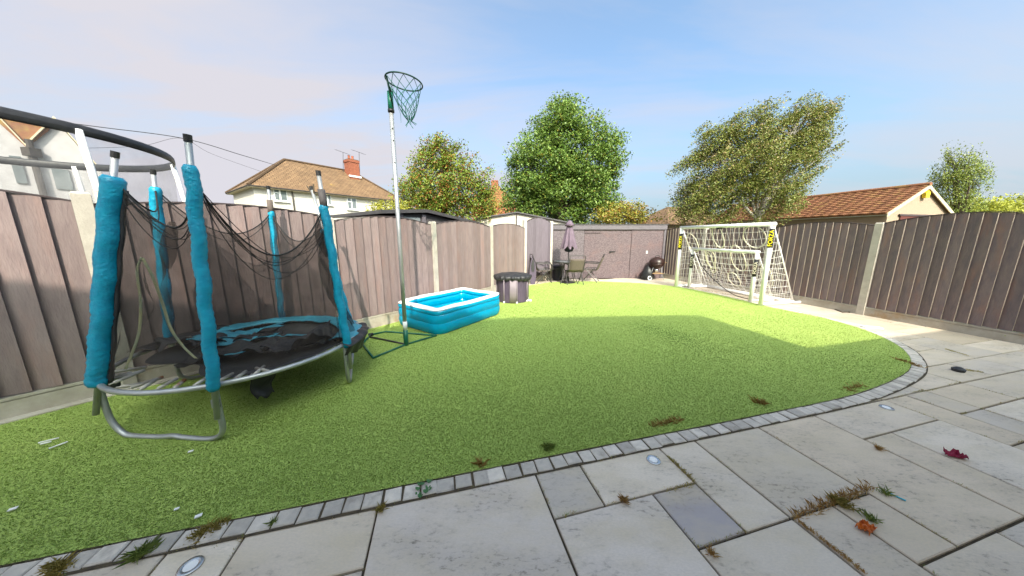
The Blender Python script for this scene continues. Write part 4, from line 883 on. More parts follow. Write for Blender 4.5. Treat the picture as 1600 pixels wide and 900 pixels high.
bush('bush', 'orange-leaved shrub between the olive tree and the tall dark tree', 15.5, [(768, 325, 16, 13), (760, 338, 18, 10)], (0.20, 0.15, 0.03), (0.32, 0.24, 0.05), (0.36, 0.16, 0.04), 0.3, 50, 0.3, 36, 0.11, 76)
bush('hedge', 'bright yellow-green hedge below the willow, right of the garage', 15.0, [(1505, 328, 32, 14), (1545, 333, 26, 10), (1580, 325, 30, 14), (1615, 322, 24, 16)], (0.17, 0.19, 0.02), (0.36, 0.36, 0.05), None, 0, 170, 0.42, 40, 0.12, 81, 'hedge')
bush('weed', 'small yellow-green plant sprouting beside the right hand concrete post', 5.75, [(1322, 484, 7, 3)], (0.22, 0.24, 0.02), (0.42, 0.40, 0.05), None, 0, 10, 0.05, 22, 0.035, 86, 'plant')
bush('weed', 'green weed tuft at the foot of the right fence, frame edge', 3.95, [(1588, 525, 11, 5)], (0.10, 0.16, 0.02), (0.25, 0.30, 0.05), None, 0, 18, 0.05, 24, 0.035, 88, 'plant')

# ================================================================== TORN TRAMPOLINE
TC = np.array([-2.53, 2.68]); TR = 0.90; RZ = 0.46
hexd = [math.atan2(1.93-2.68, -3.02+2.53)+k*math.pi/3 for k in range(6)]            # A B C D E F round the rim
hx = [TC+TR*np.array([math.cos(a), math.sin(a)]) for a in hexd]
TP = thing('trampoline', (*TC, 0), 'battered small trampoline with torn black mat, sagging net and blue padded poles', 'trampoline')
ringp = lambda r, a, z: np.array([TC[0]+r*math.cos(a), TC[1]+r*math.sin(a), z])
m = MB(); m.tube([ringp(TR, k*2*math.pi/48, RZ+0.012*math.sin(k*2*math.pi/48+1)) for k in range(48)], 0.019, 10, closed=True); m.build('rim', 'galv', TP, smooth=True)
for i in (0, 2, 4):
    a, b = hx[i], hx[i+1]; d = (b-a)/np.linalg.norm(b-a)
    dn = 0.022
    pts = [(*a, RZ-0.01), (*a, 0.30), (*(a+d*0.02), 0.14), (*(a+d*0.09), dn+0.02), (*(a+d*0.18), dn), (*(a+d*0.38), dn+0.002), (*(a+d*0.50), dn+0.014), (*(b-d*0.34), dn+0.006), (*(b-d*0.14), dn), (*(b-d*0.04), dn+0.03), (*b, 0.12), (*b, 0.25), (*b, RZ-0.01)]
    m = MB(); m.tube(smooth_path(pts, 6), 0.0185, 10); m.build('leg', 'galv', TP, smooth=True)
    for e in (a, b):
        out = (e-TC)/np.linalg.norm(e-TC); m = MB(); m.box((*(e+out*0.022), 0.33), (0.05, 0.012, 0.06), (np.array([-out[1], out[0], 0]), np.append(out, 0), (0, 0, 1))); m.build('clamp', 'galv', TP)
# poles: base outside the rim, tip from the photograph at the pole's own depth
tips = [(180, 238), (293, 212), (497, 268), (486, 292), (419, 291), (239, 266)]
sleeve_top = [(176, 276), (299, 258), (505, 320), (506, 352), (427, 330), (245, 292)]
rads = [0.056, 0.036, 0.036, 0.034, 0.034, 0.040]; poles = []
for i in range(6):
    out = (hx[i]-TC)/TR; b2 = hx[i]+out*0.045; tip = atY(*tips[i], b2[1]+(0.0 if i else 0.12)); stp = atY(*sleeve_top[i], b2[1]+(0.0 if i else 0.12))
    base = np.array([b2[0], b2[1], 0.22]); poles.append((base, tip, stp))
    m = MB(); m.tube([base, lerp(base, tip, .5), tip], 0.017, 10); p = m.build('pole', 'galv', TP, smooth=True)
    dv = tip-base; L_ = np.linalg.norm(dv); dv /= L_
    m = MB(); m.tube([tip-dv*0.035, tip+dv*0.006], 0.020, 10); m.build('end_cap', 'black', p)
    if i in (2, 4):
        m = MB(); f0 = lerp(base, tip, (stp[2]-base[2])/(tip[2]-base[2])); m.tube([f0-dv*0.05, f0+dv*0.13], 0.030, 10); m.build('foam_tube', 'charcoal' if i == 2 else 'sling', p, smooth=True)
    # sleeve: gathered blue cloth over foam, ringed with random creases
    zt = (stp[2]-base[2])/(tip[2]-base[2]); z0 = (RZ-0.02-base[2])/(tip[2]-base[2]); K = 64; pts = []; rr = []
    rg = np.random.default_rng(100+i)
    if i == 3: zt *= 0.97
    ns = 14; m = MB(); vs = []; u0 = np.cross(dv, [0, 1, 0]); u0 /= np.linalg.norm(u0); w0_ = np.cross(dv, u0)
    for k in range(K+1):
        t = z0+(zt-z0)*k/K; c = base+(tip-base)*t; c = c+u0*0.006*math.sin(k*0.5+i)
        crease = 1.0 if i == 0 and k > K*0.45 else 0.0
        for q in range(ns):
            a = 2*math.pi*q/ns
            w = nzv((math.cos(a)*1.3, math.sin(a)*1.3, k*0.42), 1.0, i*9.1)*(0.07 if crease else 0.12)+(0.02 if crease else 0.085)*(1 if (k+int(q*0.5+i)) % 2 else -1)*(0.3+0.7*abs(nzv((q*.3, 0, k*.3), 1, i)))
            e = 0.72 if k in (0, K) else 1.0
            vs.append(c+rads[i]*e*(1+w)*(u0*math.cos(a)+w0_*math.sin(a)))
    fs = [(k*ns+q, k*ns+(q+1) % ns, (k+1)*ns+(q+1) % ns, (k+1)*ns+q) for k in range(K) for q in range(ns)]+[tuple(range(ns))[::-1], tuple(range(K*ns, K*ns+ns))]
    m.add(vs, fs); sl = m.build('sleeve', 'bluefoam', p, smooth=True)
    if i == 0:
        m = MB(); off_ = u0*(-0.0)+np.array([0.058, 0.022, 0]); P_ = [base+(tip-base)*(z0+(zt-z0)*k/20*0.94)+off_+np.array([0.006*math.sin(k*1.7), 0, 0]) for k in range(21)]; m.tube(P_, 0.014, 6); m.build('dark_seam', 'blackvinyl', sl, smooth=True)
    if i == 3:
        for dx, dz in ((-0.05, 0.03), (0.03, 0.05)): 
            m = MB(); m.tube([tip-dv*0.10, tip-dv*0.02+np.array([dx, 0, dz])], [0.014, 0.006], 6); m.build('splintered_end', 'bark', p)
# mat: torn back from the A-B side so the bare springs show
angAB = (hexd[0]+hexd[1])/2
def matr(a):
    d = math.atan2(math.sin(a-angAB+0.25), math.cos(a-angAB+0.25)); return 0.80-0.36*math.exp(-(d/0.55)**2)
def matp(u, v):
    a = u*2*math.pi; r = matr(a)*v; p = ringp(r, a, RZ-0.015-0.085*(1-v**2)); p[2] += 0.018*nzv(p, 5, 3.3)*min(1, 3*v); return p
m = MB(); m.grid(matp, 72, 14); m.build('mat', 'mat_black', TP, smooth=True)
# crumpled torn layers lying on the mat
def sheet(name, c, ru, rv, ang, z, amp, matn, seed, parent=TP, nu=26, nv=18, fq=4.0):
    def fn(u, v):
        x, y = (u-0.5)*2*ru, (v-0.5)*2*rv; ed = 1+0.22*nzv((u*3, v*3, 0), 1.7, seed)
        x *= ed; y *= ed; q = np.array([c[0]+x*math.cos(ang)-y*math.sin(ang), c[1]+x*math.sin(ang)+y*math.cos(ang), z])
        f = abs(nzv(q, fq, seed))+0.5*abs(nzv(q, fq*2.3, seed+3)); q[2] += amp*(f*1.6-0.1); return q
    m = MB(); m.grid(fn, nu, nv); return m.build(name, matn, parent, smooth=True, solid=0.004)
sheet('torn_cover', TC+np.array([0.10, -0.02]), 0.52, 0.20, 0.5, RZ-0.035, 0.10, 'mat_black', 2.0)
sheet('torn_cover', TC+np.array([-0.30, 0.12]), 0.33, 0.10, 0.75, RZ-0.01, 0.09, 'blackvinyl', 5.0)
sheet('torn_cover', TC+np.array([0.42, 0.02]), 0.28, 0.16, 0.9, RZ-0.03, 0.13, 'blackvinyl', 7.0)
sheet('torn_padding', TC+np.array([-0.36, 0.22]), 0.34, 0.09, 0.8, RZ+0.02, 0.07, 'padblue', 9.0)
sheet('torn_padding', TC+np.array([-0.17, 0.10]), 0.22, 0.06, 0.6, RZ+0.00, 0.05, 'padblue', 12.0)
sheet('torn_padding', TC+np.array([0.28, 0.20]), 0.22, 0.018, 0.15, RZ+0.015, 0.03, 'padblue', 14.0, nv=6)
sheet('torn_padding', TC+np.array([0.05, -0.28]), 0.07, 0.012, 0.3, RZ+0.01, 0.02, 'padblue', 15.0, nv=5)
sheet('torn_cover', TC+np.array([-0.66, 0.0]), 0.20, 0.09, 1.0, RZ+0.0, 0.10, 'blackvinyl', 16.0)
# edge pads that survive along the back and the far right
def pad(a0, a1, r0_, r1_, matn, seed, zz=RZ+0.02, name='edge_pad'):
    def fn(u, v):
        a = a0+(a1-a0)*u; r = r0_+(r1_-r0_)*v+0.02*nzv((u*9, 0, 0), 1, seed); p = ringp(r, a, zz+0.028*math.sin(math.pi*v)); p[2] += 0.022*nzv(p, 7, seed); return p
    m = MB(); m.grid(fn, 40, 6); m.build(name, matn, TP, smooth=True, solid=0.006)
pad(hexd[2]+0.1, hexd[5]-0.25, 0.70, 0.93, 'padblue', 1.0)
pad(hexd[2]-0.05, hexd[2]+0.75, 0.84, 0.99, 'blackvinyl', 4.0, RZ+0.005)
pad(hexd[5]-0.5, hexd[5]+0.35, 0.76, 0.95, 'blackvinyl', 6.0, RZ+0.03)
def skirt(u, v):
    a = hexd[2]-0.05+0.85*u; return ringp(0.985-0.06*v+0.01*math.sin(u*30), a, RZ+0.01-0.16*v*(0.6+0.4*math.sin(u*3.1)))
m = MB(); m.grid(skirt, 24, 5); m.build('hanging_skirt', 'blackvinyl', TP, smooth=True, solid=0.004)
# loose springs with paint and rust
for k in range(14):
    a = angAB-0.75+k*0.125; r0_ = TR-0.03; l_ = random.uniform(0.10, 0.19); sag = random.uniform(0.0, 0.05); tw = random.uniform(-0.25, 0.25)
    p0 = ringp(r0_, a, RZ-0.005); p1 = ringp(r0_-l_, a+tw*0.5, RZ-sag+random.uniform(0, .03)); m = MB(); m.tube([p0, lerp(p0, p1, .12), lerp(p0, p1, .15), p1], [0.005, 0.005, 0.0125, 0.0125], 8); m.build('spring', 'rusty', TP, smooth=True)
for k in range(36):
    a = hexd[1]+0.1+k*0.115
    if a > hexd[5]+0.2: break
    p0, p1 = ringp(TR-0.01, a, RZ), ringp(matr(a)-0.01, a, RZ-0.02); m = MB(); m.tube([p0, p1], 0.008, 6); m.build('spring', 'rusty', TP, smooth=True)
# rag hanging below the mat
def rag(u, v): return np.array([TC[0]+0.42+0.16*(u-.5)*(1-.6*v)+0.02*math.sin(v*7), TC[1]-0.45+0.10*(u-.5), RZ-0.06-0.24*v+0.02*math.sin(u*9)])
m = MB(); m.grid(rag, 8, 8); m.build('hanging_rag', 'blackvinyl', TP, smooth=True, solid=0.004)
def rag2(u, v): return np.array([TC[0]-0.62+0.10*(u-.5), TC[1]-0.62+0.05*(u-.5), RZ-0.03-0.10*v])
m = MB(); m.grid(rag2, 4, 4); m.build('hanging_rag', 'blackvinyl', TP, smooth=True, solid=0.004)
# safety net between the poles
att = [lerp(p[0], p[1], (p[2][2]-p[0][2])/(p[1][2]-p[0][2])) for p in poles]
sags = [0.30, 0.46, 0.20, 0.26, 0.34, 0.22]
for i in range(6):
    j = (i+1) % 6; A1, B1 = att[i].copy(), att[j].copy()
    if i == 0: B1[2] -= 0.10
    if i == 1: A1[2] -= 0.08
    if i == 2: A1[2] -= 0.18; B1[2] -= 0.02
    a0, a1 = hexd[i], hexd[j]
    if a1 < a0: a1 += 2*math.pi
    cen = np.array([TC[0], TC[1], 0])
    def topc(u, i=i, A1=A1, B1=B1): 
        p = lerp(A1, B1, u); p[2] -= sags[i]*(4*u*(1-u))**0.85; inw = (cen-p)*np.array([1, 1, 0]); p += inw*0.10*math.sin(math.pi*u); return p
    def fn(u, v, i=i, a0=a0, a1=a1, topc=topc):
        t = topc(u); b = ringp(TR-0.05+0.02*math.sin(u*20), a0+(a1-a0)*u, RZ+0.03); p = lerp(t, b, v)
        inw = (cen-p)*np.array([1, 1, 0]); k = math.sin(math.pi*u)*math.sin(math.pi*min(v*1.1, 1))
        p = p+inw*(0.10*k+0.16*k*nzv((u*3+v*1.5, v*2.2, 0), 1.6, i*4.7)); p[2] += 0.02*nzv((u*8, v*4, 0), 1, i)*k; return p
    m = MB(); m.grid(fn, 30, 22); nt_ = m.build('net_panel', 'net_dark', TP, smooth=True)
    m = MB(); m.tube([topc(k/24) for k in range(25)], 0.006, 6); m.build('net_hem', 'cord', nt_, smooth=True)
    m = MB(); m.tube([topc(k/24)-np.array([0, 0, 0.03+0.05*math.sin(math.pi*k/24)]) for k in range(25)], 0.0035, 5); m.build('net_hem', 'cord', nt_, smooth=True)
for i, (k0, k1, dz, n_) in enumerate(((0, 1, 0.42, 3), (1, 2, 0.62, 4))):
    for q_ in range(n_):
        f_ = q_/n_; A1 = att[k0]-np.array([0, 0, 0.04+0.02*q_]); B1 = att[k1]-np.array([0, 0, 0.10+0.05*q_]); inw = np.array([TC[0], TC[1], 0])
        pts = []
        for k in range(21):
            u = k/20; p = lerp(A1, B1, u); p[2] -= (dz-0.10*q_)*(4*u*(1-u))**(0.7+0.25*f_)*(1-0.35*(u-.5)*(-1)**q_); p += (inw-p)*np.array([1, 1, 0])*(0.10+0.03*q_)*math.sin(math.pi*u); pts.append(p)
        m = MB(); m.tube(pts, 0.0028, 5); m.build('gather_cord', 'cord', TP, smooth=True)
# bunched net fold hanging on pole C and on the left
for i, (x, y) in enumerate([((499, 335), (512, 402)), ((268, 346), (262, 420))]):
    Y = poles[2][0][1] if i == 0 else 2.45
    p0, p1 = atY(*x, Y), atY(*y, Y)
    def fold(u, v): 
        a = u*2*math.pi; c = lerp(p0, p1, v); w = 0.05*math.sin(math.pi*min(max(v, .02), .98))**0.6+0.008; return c+np.array([math.cos(a)*w*(1+0.3*math.sin(3*a+v*6)), math.sin(a)*w*0.7, 0])
    m = MB(); m.grid(fold, 14, 12); m.build('bunched_net', 'net_dark', TP, smooth=True)
# faded entrance strap
def ribbon(pts, w, name, matn, parent, dirv=(1, 0.2, 0)):
    P = smooth_path(pts, 8); dv = np.array(dirv, float); dv /= np.linalg.norm(dv); m = MB()
    def fn(u, v):
        k = u*(len(P)-1); i = min(int(k), len(P)-2); return lerp(P[i], P[i+1], k-i)+dv*w*(v-.5)
    m.grid(fn, len(P)-1, 2); return m.build(name, matn, parent, smooth=True, solid=0.003)
ys = 2.25
ribbon([atY(222, 403, ys), atY(238, 432, ys), atY(254, 475, ys), atY(266, 512, ys-.03), atY(285, 540, ys-.05), atY(306, 560, ys-.1)], 0.022, 'strap', 'strap', TP)
ribbon([atY(221, 402, ys), atY(214, 425, ys), atY(219, 465, ys-.02), atY(219, 500, ys-.03), atY(214, 530, ys-.06), atY(196, 577, ys-.14)], 0.020, 'strap', 'strap', TP)

# ------------------------------------------------------------------ neighbour's large trampoline beyond the left fence
NC = np.array([-5.74, 3.06]); NR = 1.55; NZ = 2.52
T2 = thing('trampoline', (*NC, 0), "neighbour's tall trampoline with pale net and dark top ring, beyond the left fence", 'trampoline')
np_ = lambda r, a, z: np.array([NC[0]+r*math.cos(a), NC[1]+r*math.sin(a), z])
vs = []
def ringband(u, v): a = u*2*math.pi; return np_(NR+0.012*math.cos(v*2*math.pi), a, NZ+0.05*math.sin(v*2*math.pi))
m = MB(); m.grid(ringband, 64, 8); m.build('top_ring', 'blackvinyl', T2, smooth=True)
m = MB(); m.grid(lambda u, v: np_(NR*(1-0.03*math.sin(math.pi*v)), u*2*math.pi, NZ-v*(NZ-0.75)), 64, 10); m.build('net', 'net_pale', T2, smooth=True)
m = MB(); m.tube([np_(NR, k*2*math.pi/48, 0.72) for k in range(48)], 0.03, 8, closed=True); m.build('rim', 'galv', T2, smooth=True)
m = MB(); m.lathe((NC[0], NC[1], 0.70), [(0.02, 0), (NR-0.15, 0), (NR-0.15, 0.01), (0.02, 0.01)], 40); m.build('mat', 'mat_black', T2)
for k in range(6):
    a = -1.10+k*math.pi/3; m = MB(); m.tube([np_(NR+0.06, a, 0.0), np_(NR+0.07, a, 0.8), np_(NR+0.05, a, 2.0), np_(NR, a, NZ)], 0.027, 8); p = m.build('pole', 'white_pl', T2, smooth=True)
    m = MB(); m.tube([np_(NR+0.07, a, 0.75), np_(NR+0.06, a, 1.95)], 0.036, 8); m.build('foam_tube', 'soffit', p, smooth=True)

# ------------------------------------------------------------------ netball post
NB = gnd(635, 541); NP = thing('netball_post', (NB[0], NB[1], 0.0), 'tall grey netball post with green hoop and net on green tubular base', 'netball post')
ntop = atY(611, 172, NB[1]); ntop[2] = ntop[2]
pdir = (ntop-NB)/np.linalg.norm(ntop-NB)
m = MB(); m.tube([NB+pdir*0.12, lerp(NB, ntop, .5), ntop], 0.026, 14); pl = m.build('pole', 'galv', NP, smooth=True)
for k in (0.62, 0.80, 0.885, 0.93):
    m = MB(); c = lerp(NB, ntop, k); m.tube([c+np.array([0.012, -0.02, 0]), c+np.array([0.014, -0.029, 0])], 0.008, 8); m.build('hole', 'black', pl)
m = MB(); m.tube([NB+np.array([0, 0, 0.0]), NB+pdir*0.24], 0.032, 14); m.build('socket', 'green_pt', NP, smooth=True)
m = MB(); m.tube([NB+pdir*0.24, NB+pdir*0.36], 0.029, 14); lb = m.build('sticker', 'white_pl', NP, smooth=True)
m = MB(); m.tube([ntop-pdir*0.01, ntop+pdir*0.20], 0.033, 14); m.build('hoop_bracket', 'green_pt', NP, smooth=True)
m = MB(); m.tube([ntop-pdir*0.025, ntop+pdir*0.005], 0.038, 14); m.build('collar', 'black', NP, smooth=True)
# hoop: ring of 0.38 m, set out to the right and slightly tilted as in the photo
c1 = atY(606, 133, NB[1]); c2 = atY(664, 140, NB[1]); hz_ = ntop[2]+0.245
att_p = atY(618.5, 146, NB[1]-0.05)
hcx = (atY(605, 128, NB[1])[0]+atY(662, 140, NB[1])[0])/2
HCN = np.array([hcx, NB[1]-0.04, hz_+0.02]); HRr = 0.205
def hp(a, r=1.0): 
    p = np.array([math.cos(a)*HRr*r, math.sin(a)*HRr*r, 0]); p[2] = -0.10*p[0]+0.02; return HCN+p
m = MB(); m.tube([hp(k*2*math.pi/40) for k in range(40)], 0.0085, 8, closed=True); hoop = m.build('hoop', 'green_dk', NP, smooth=True)
ah = math.atan2(-0.12, -0.16); hb = hp(ah)
m = MB(); m.tube([ntop+pdir*0.17+np.array([.02, 0, 0]), lerp(ntop+pdir*0.2, hb, .6)+np.array([0, 0, .01]), hb], 0.010, 8); m.tube([ntop+pdir*0.02+np.array([.03, 0, 0]), hb], 0.007, 8); m.build('hoop_arm', 'green_dk', hoop, smooth=True)
# knotted string net
def netpt(row, k, n=10, rows=7):
    v = row/rows; a = 2*math.pi*(k+0.5*(row % 2))/n; r = (1-v)**0.75*0.92+0.10*v; q = hp(a, r); c = HCN+np.array([0.04*v, 0, 0]); q = np.array([c[0]+(q[0]-HCN[0]), c[1]+(q[1]-HCN[1]), q[2]*(1-v)+HCN[2]*v-0.40*v**0.9]); return q
m = MB()
for row in range(7):
    for k in range(10):
        a = netpt(row, k); b = netpt(row+1, k); c = netpt(row+1, k-1 if row % 2 == 0 else k+1)
        m.tube([a, b], 0.0035, 4, caps=False); m.tube([a, c], 0.0035, 4, caps=False)
for k in range(7): q = netpt(7, k); m.tube([q, q+np.array([random.uniform(-.05, .07), random.uniform(-.03, .03), -random.uniform(.03, .09)])], 0.0035, 4, caps=False)
tag(m.build('hoop_net', 'green_net', NP), kind='stuff')
q = ntop+pdir*0.1+np.array([0.09, 0, 0]); m = MB(); m.tube(smooth_path([q+np.array([0.03, 0, 0.05]), q+np.array([-.005, 0, -.05]), q+np.array([.02, 0, -.14]), q+np.array([0.02, 0, -.24])], 6), 0.002, 4); m.build('loose_string', 'green_net', NP)
zb = 0.03
P1, P2, P3, P4, P5 = [gnd(*p, zb) for p in ((583, 559), (682, 524), (603, 518), (579, 523), (566, 537))]
NBz = np.array([NB[0], NB[1], zb])
for pts, mm in (([P1, NBz, P2], 'green_pt'), ([P2, P3, P4], 'green_pt'), ([P1, P5], 'green_pt'), ([gnd(577, 526, zb), NBz], 'frame_dk'), ([P4, P5], 'green_pt')):
    m = MB(); m.tube(pts, 0.013, 8); m.build('base_tube', mm, NP, smooth=True)
m = MB(); m.tube([P4+np.array([-.02, -.02, 0]), P4+np.array([.03, .02, 0])], 0.028, 10); m.build('wheel', 'black', NP)

# ------------------------------------------------------------------ paddling pool
pf, pr, plf = gnd(695, 523)[:2], gnd(786, 486)[:2], gnd(617, 500)[:2]
pax = gnd(790, 490)[:2]-gnd(693, 527)[:2]; PLn = 1.70; pax /= np.linalg.norm(pax); pay = np.array([-pax[1], pax[0]]); PWd = 1.16
pc = (gnd(790, 490)[:2]+gnd(613, 508)[:2])/2
PL = thing('paddling_pool', (*pc, 0), 'inflatable blue paddling pool with white top rim', 'paddling pool')
def rrect(hx_, hy_, rc, n=10):
    out = []
    for sx_, sy_, a0 in ((1, 1, 0), (-1, 1, 90), (-1, -1, 180), (1, -1, 270)):
        for k in range(n+1):
            a = R(a0+90*k/n); out.append((sx_*(hx_-rc)+rc*math.cos(a), sy_*(hy_-rc)+rc*math.sin(a)))
    # densify straight sides
    res = []
    for i in range(len(out)):
        a = np.array(out[i]); b = np.array(out[(i+1) % len(out)]); k = max(1, int(np.linalg.norm(b-a)/0.12)); res += [a+(b-a)*q/k for q in range(k)]
    return res
def pring(zc, rt, inset, name, matn, h=1.0, wav=0.008):
    base_ = rrect(PLn/2-rt-inset, PWd/2-rt-inset, 0.17); P = []
    for i, q in enumerate(base_):
        bulge = 0.03*math.sin(math.pi*(q[0]/(PLn/2)+1)/2)
        w = pc+pax*q[0]+pay*q[1]; P.append(np.array([w[0], w[1], zc+wav*math.sin(i*0.45)+wav*nzv((*w, 0), 4, 2)]))
    m = MB(); n = 14; vs = []
    K = len(P)
    for i in range(K):
        d = P[(i+1) % K]-P[i-1]; d[2] = 0; d /= np.linalg.norm(d); o_ = np.array([d[1], -d[0], 0])
        for k in range(n):
            a = 2*math.pi*k/n; rw = rt*(1+0.05*nzv(P[i], 9, k*0.1)); vs.append(P[i]+o_*rw*math.cos(a)+np.array([0, 0, rt*h*math.sin(a)]))
    m.add(vs, [(i*n+k, i*n+(k+1) % n, ((i+1) % K)*n+(k+1) % n, ((i+1) % K)*n+k) for i in range(K) for k in range(n)])
    return m.build(name, matn, PL, smooth=True)
pring(0.125, 0.085, 0.0, 'lower_ring', 'poolblue', 1.5); pring(0.255, 0.085, 0.0, 'middle_ring', 'poolblue', 1.45); pring(0.36, 0.080, 0.004, 'upper_ring', 'poolblue', 0.75); pring(0.405, 0.070, 0.010, 'white_rim', 'poolwhite', 0.36)
def floor_(u, v):
    x, y = (u-.5)*(PLn-0.26), (v-.5)*(PWd-0.26); w = pc+pax*x+pay*y; return np.array([w[0], w[1], 0.03+0.025*abs(nzv((*w, 0), 5, 1))+0.02*nzv((*w, 0), 11, 4)])
m = MB(); m.grid(floor_, 34, 24); m.build('floor', 'poolin', PL, smooth=True)

# ------------------------------------------------------------------ collapsible water butt with gathered cover
bb = gnd(801, 474)[:2]; Bf = bb+np.array([0, 0.30]); BR = 0.375; BH = 0.60
BN = thing('water_butt', (*Bf, 0), 'round plum fabric tub with gathered black cover and white peg feet', 'water butt')
m = MB(); m.lathe((*Bf, 0.01), [(0.05, 0), (BR-.01, 0), (BR, 0.02), (BR, BH), (0.05, BH)], 48, lambda t, i: 0.012*math.cos(8*t)); m.build('body', 'plum', BN, smooth=False)
for k in range(8):
    a = 2*math.pi*k/8+0.25; p = Bf+np.array([math.cos(a), math.sin(a)])*(BR+0.012); m = MB(); m.tube([(*p, 0.0), (*p, BH)], 0.014, 8); rd = m.build('support_rod', 'plum_pale', BN, smooth=True)
    m = MB(); m.tube([(*p, 0.0), (*p, 0.055)], 0.018, 8); m.build('rod_foot', 'white_pl', rd, smooth=True)
a0 = -1.75
m = MB(); m.grid(lambda u, v: np.array([Bf[0]+(BR+0.009)*math.cos(a0+u*0.42), Bf[1]+(BR+0.009)*math.sin(a0+u*0.42), 0.02+v*(BH-0.03)]), 8, 2); m.build('faded_strip', 'plum_pale', BN, smooth=True, solid=0.004)
def cov(u, v):
    a = u*2*math.pi
    if v < 0.35: t = v/0.35; r = BR+0.035+0.02*math.sin(a*19)+0.01*math.sin(a*31); z = BH-0.07+0.10*t+0.02*math.sin(a*3)*(1-t); r += 0.02*math.sin(math.pi*t)
    else: t = (v-0.35)/0.65; r = (BR+0.035)*(1-t)+0.006*math.sin(a*19)*(1-t); z = BH+0.03+0.06*math.sin(math.pi*t*0.5)-0.05*t**2+0.014*nzv((math.cos(a)*r*9, math.sin(a)*r*9, 0), 1, 3)
    return np.array([Bf[0]+r*math.cos(a), Bf[1]+r*math.sin(a), z])
m = MB(); m.grid(cov, 96, 16); m.build('cover', 'blackvinyl', BN, smooth=True)
a = -0.55; p = Bf+np.array([math.cos(a), math.sin(a)])*(BR+0.03); m = MB(); m.tube([(*p, 0.05), (p[0]+.09, p[1]-.02, 0.05)], 0.025, 8); m.tube([(p[0]+.07, p[1]-.02, 0.075), (p[0]+.07, p[1]-.02, 0.02)], 0.02, 8); m.build('tap', 'white_pl', BN, smooth=True)

# ------------------------------------------------------------------ football goals
def goal(root, a, b, h, depth, r, name_net, ms, loops, seed, base_in=0.0):
    """a far front post foot, b near front post foot; depth towards the fence"""
    a = np.array([*a, 0.0]); b = np.array([*b, 0.0]); d = (b-a)/np.linalg.norm(b-a); dp = np.array([-d[1], d[0], 0]); 
    if dp[0] < 0: dp = -dp
    z = np.array([0, 0, 1.0]); rz = z*r
    for p in (a, b):
        m = MB(); m.tube([p+z*0.0, p+z*(h)], r, 12); m.build('post', 'white_pl', root, smooth=True)
        m = MB(); m.tube([p+rz, p+rz+dp*depth], r*0.8, 10); m.build('base_bar', 'white_pl', root, smooth=True)
        m = MB(); m.tube([p+z*(h*0.98)+dp*0.02, p+z*h*0.72+dp*depth*0.30, p+rz*2+dp*depth*0.97], r*0.32, 8); m.build('back_stay', 'white_pl', root, smooth=True)
    m = MB(); m.tube([a+z*h-d*r, b+z*h+d*r], r, 12); m.build('crossbar', 'white_pl', root, smooth=True)
    m = MB(); m.tube([a+rz+dp*depth, b+rz+dp*depth], r*0.8, 10); m.build('rear_bar', 'white_pl', root, smooth=True)
    Lg = np.linalg.norm(b-a); net = MB()
    def bp(u, v):
        t = a+d*Lg*u+z*h; q = a+d*Lg*u+dp*depth+z*0.03; p = lerp(t, q, v); k = math.sin(math.pi*u)**0.6*math.sin(math.pi*v); p = p-z*0.16*k+dp*0.10*k*nzv((u*3, v*3, 0), 1.3, seed)
        p = p+d*0.05*k*nzv((u*4, v*4, 1), 1.5, seed+2); return p
    nu, nv = max(2, int(Lg/ms)), max(2, int(math.hypot(h, depth)/ms))
    for i in range(nu+1): net.tube([bp(i/nu, k/(nv*2)) for k in range(nv*2+1)], 0.0038, 4, caps=False)
    for k in range(nv+1): net.tube([bp(i/(nu*2), k/nv) for i in range(nu*2+1)], 0.0038, 4, caps=False)
    for p in (a, b):
        def sp(u, v, p=p): q = p+z*(h*(1-u)*(1-v)+0.03)+dp*depth*(u*(1-0.0)); q = p+dp*depth*u*(v+(1-v)*u*0.0)*1.0+z*max(0.03, (h*(1-v))*(1-u*0.98)); return q
        for i in range(nv+1): 
            u = i/nv; net.tube([p+dp*depth*u+z*0.03, p+dp*depth*u*0.985+z*max(0.04, h*(1-u))+d*0.03*math.sin(u*9)], 0.0038, 4, caps=False)
        for i in range(nv+1):
            zz = h*i/nv; net.tube([p+z*zz, p+z*(zz-0.05*math.sin(i))+dp*depth*(1-zz/h)*0.5+d*0.05*math.sin(i*2.1), p+z*zz+dp*depth*max(0, 1-zz/h)], 0.0038, 4, caps=False)
    tag(net.build(name_net, 'white_rope', root), kind='stuff')
    for (u, v, ru, rv) in loops:
        m = MB(); K = 22; m.tube([bp(min(max(u+ru*math.cos(2*math.pi*k/K), 0), 1), min(max(v+rv*math.sin(2*math.pi*k/K), 0), 1))-dp*0.03 for k in range(K)], 0.011, 6, closed=True); m.build('hole_edging', 'cream_rope', root, smooth=True)
    return a, b, d, dp
FONT = None
def text_on(root, txt, c, xdir, ydir, ndir, size, matn, name='lettering'):
    cu = bpy.data.curves.new(name, 'FONT'); cu.body = txt; cu.align_x = 'CENTER'; cu.align_y = 'CENTER'; cu.size = size; cu.extrude = 0.001; cu.space_character = 1.02; cu.offset = 0.002
    to = bpy.data.objects.new(name+'_c', cu); COL.objects.link(to); bpy.context.view_layer.update()
    dg = bpy.context.evaluated_depsgraph_get(); me = bpy.data.meshes.new_from_object(to.evaluated_get(dg)); bpy.data.objects.remove(to)
    mt = Matrix((Vector(xdir), Vector(ydir), Vector(ndir))).transposed().to_4x4(); mt.translation = Vector(tuple(np.array(c)-root_loc(root)))
    me.transform(mt); me.materials.clear(); me.materials.append(M[matn]); o = bpy.data.objects.new(name, me); COL.objects.link(o); o.parent = root; return o
ga_, gb_ = gnd(1056, 449)[:2], gnd(1188, 478)[:2]
GA = thing('football_goal', (*((ga_+gb_)/2), 0), 'large white football goal with yellow-lettered post labels, beside the right fence', 'football goal')
HG = 1.76
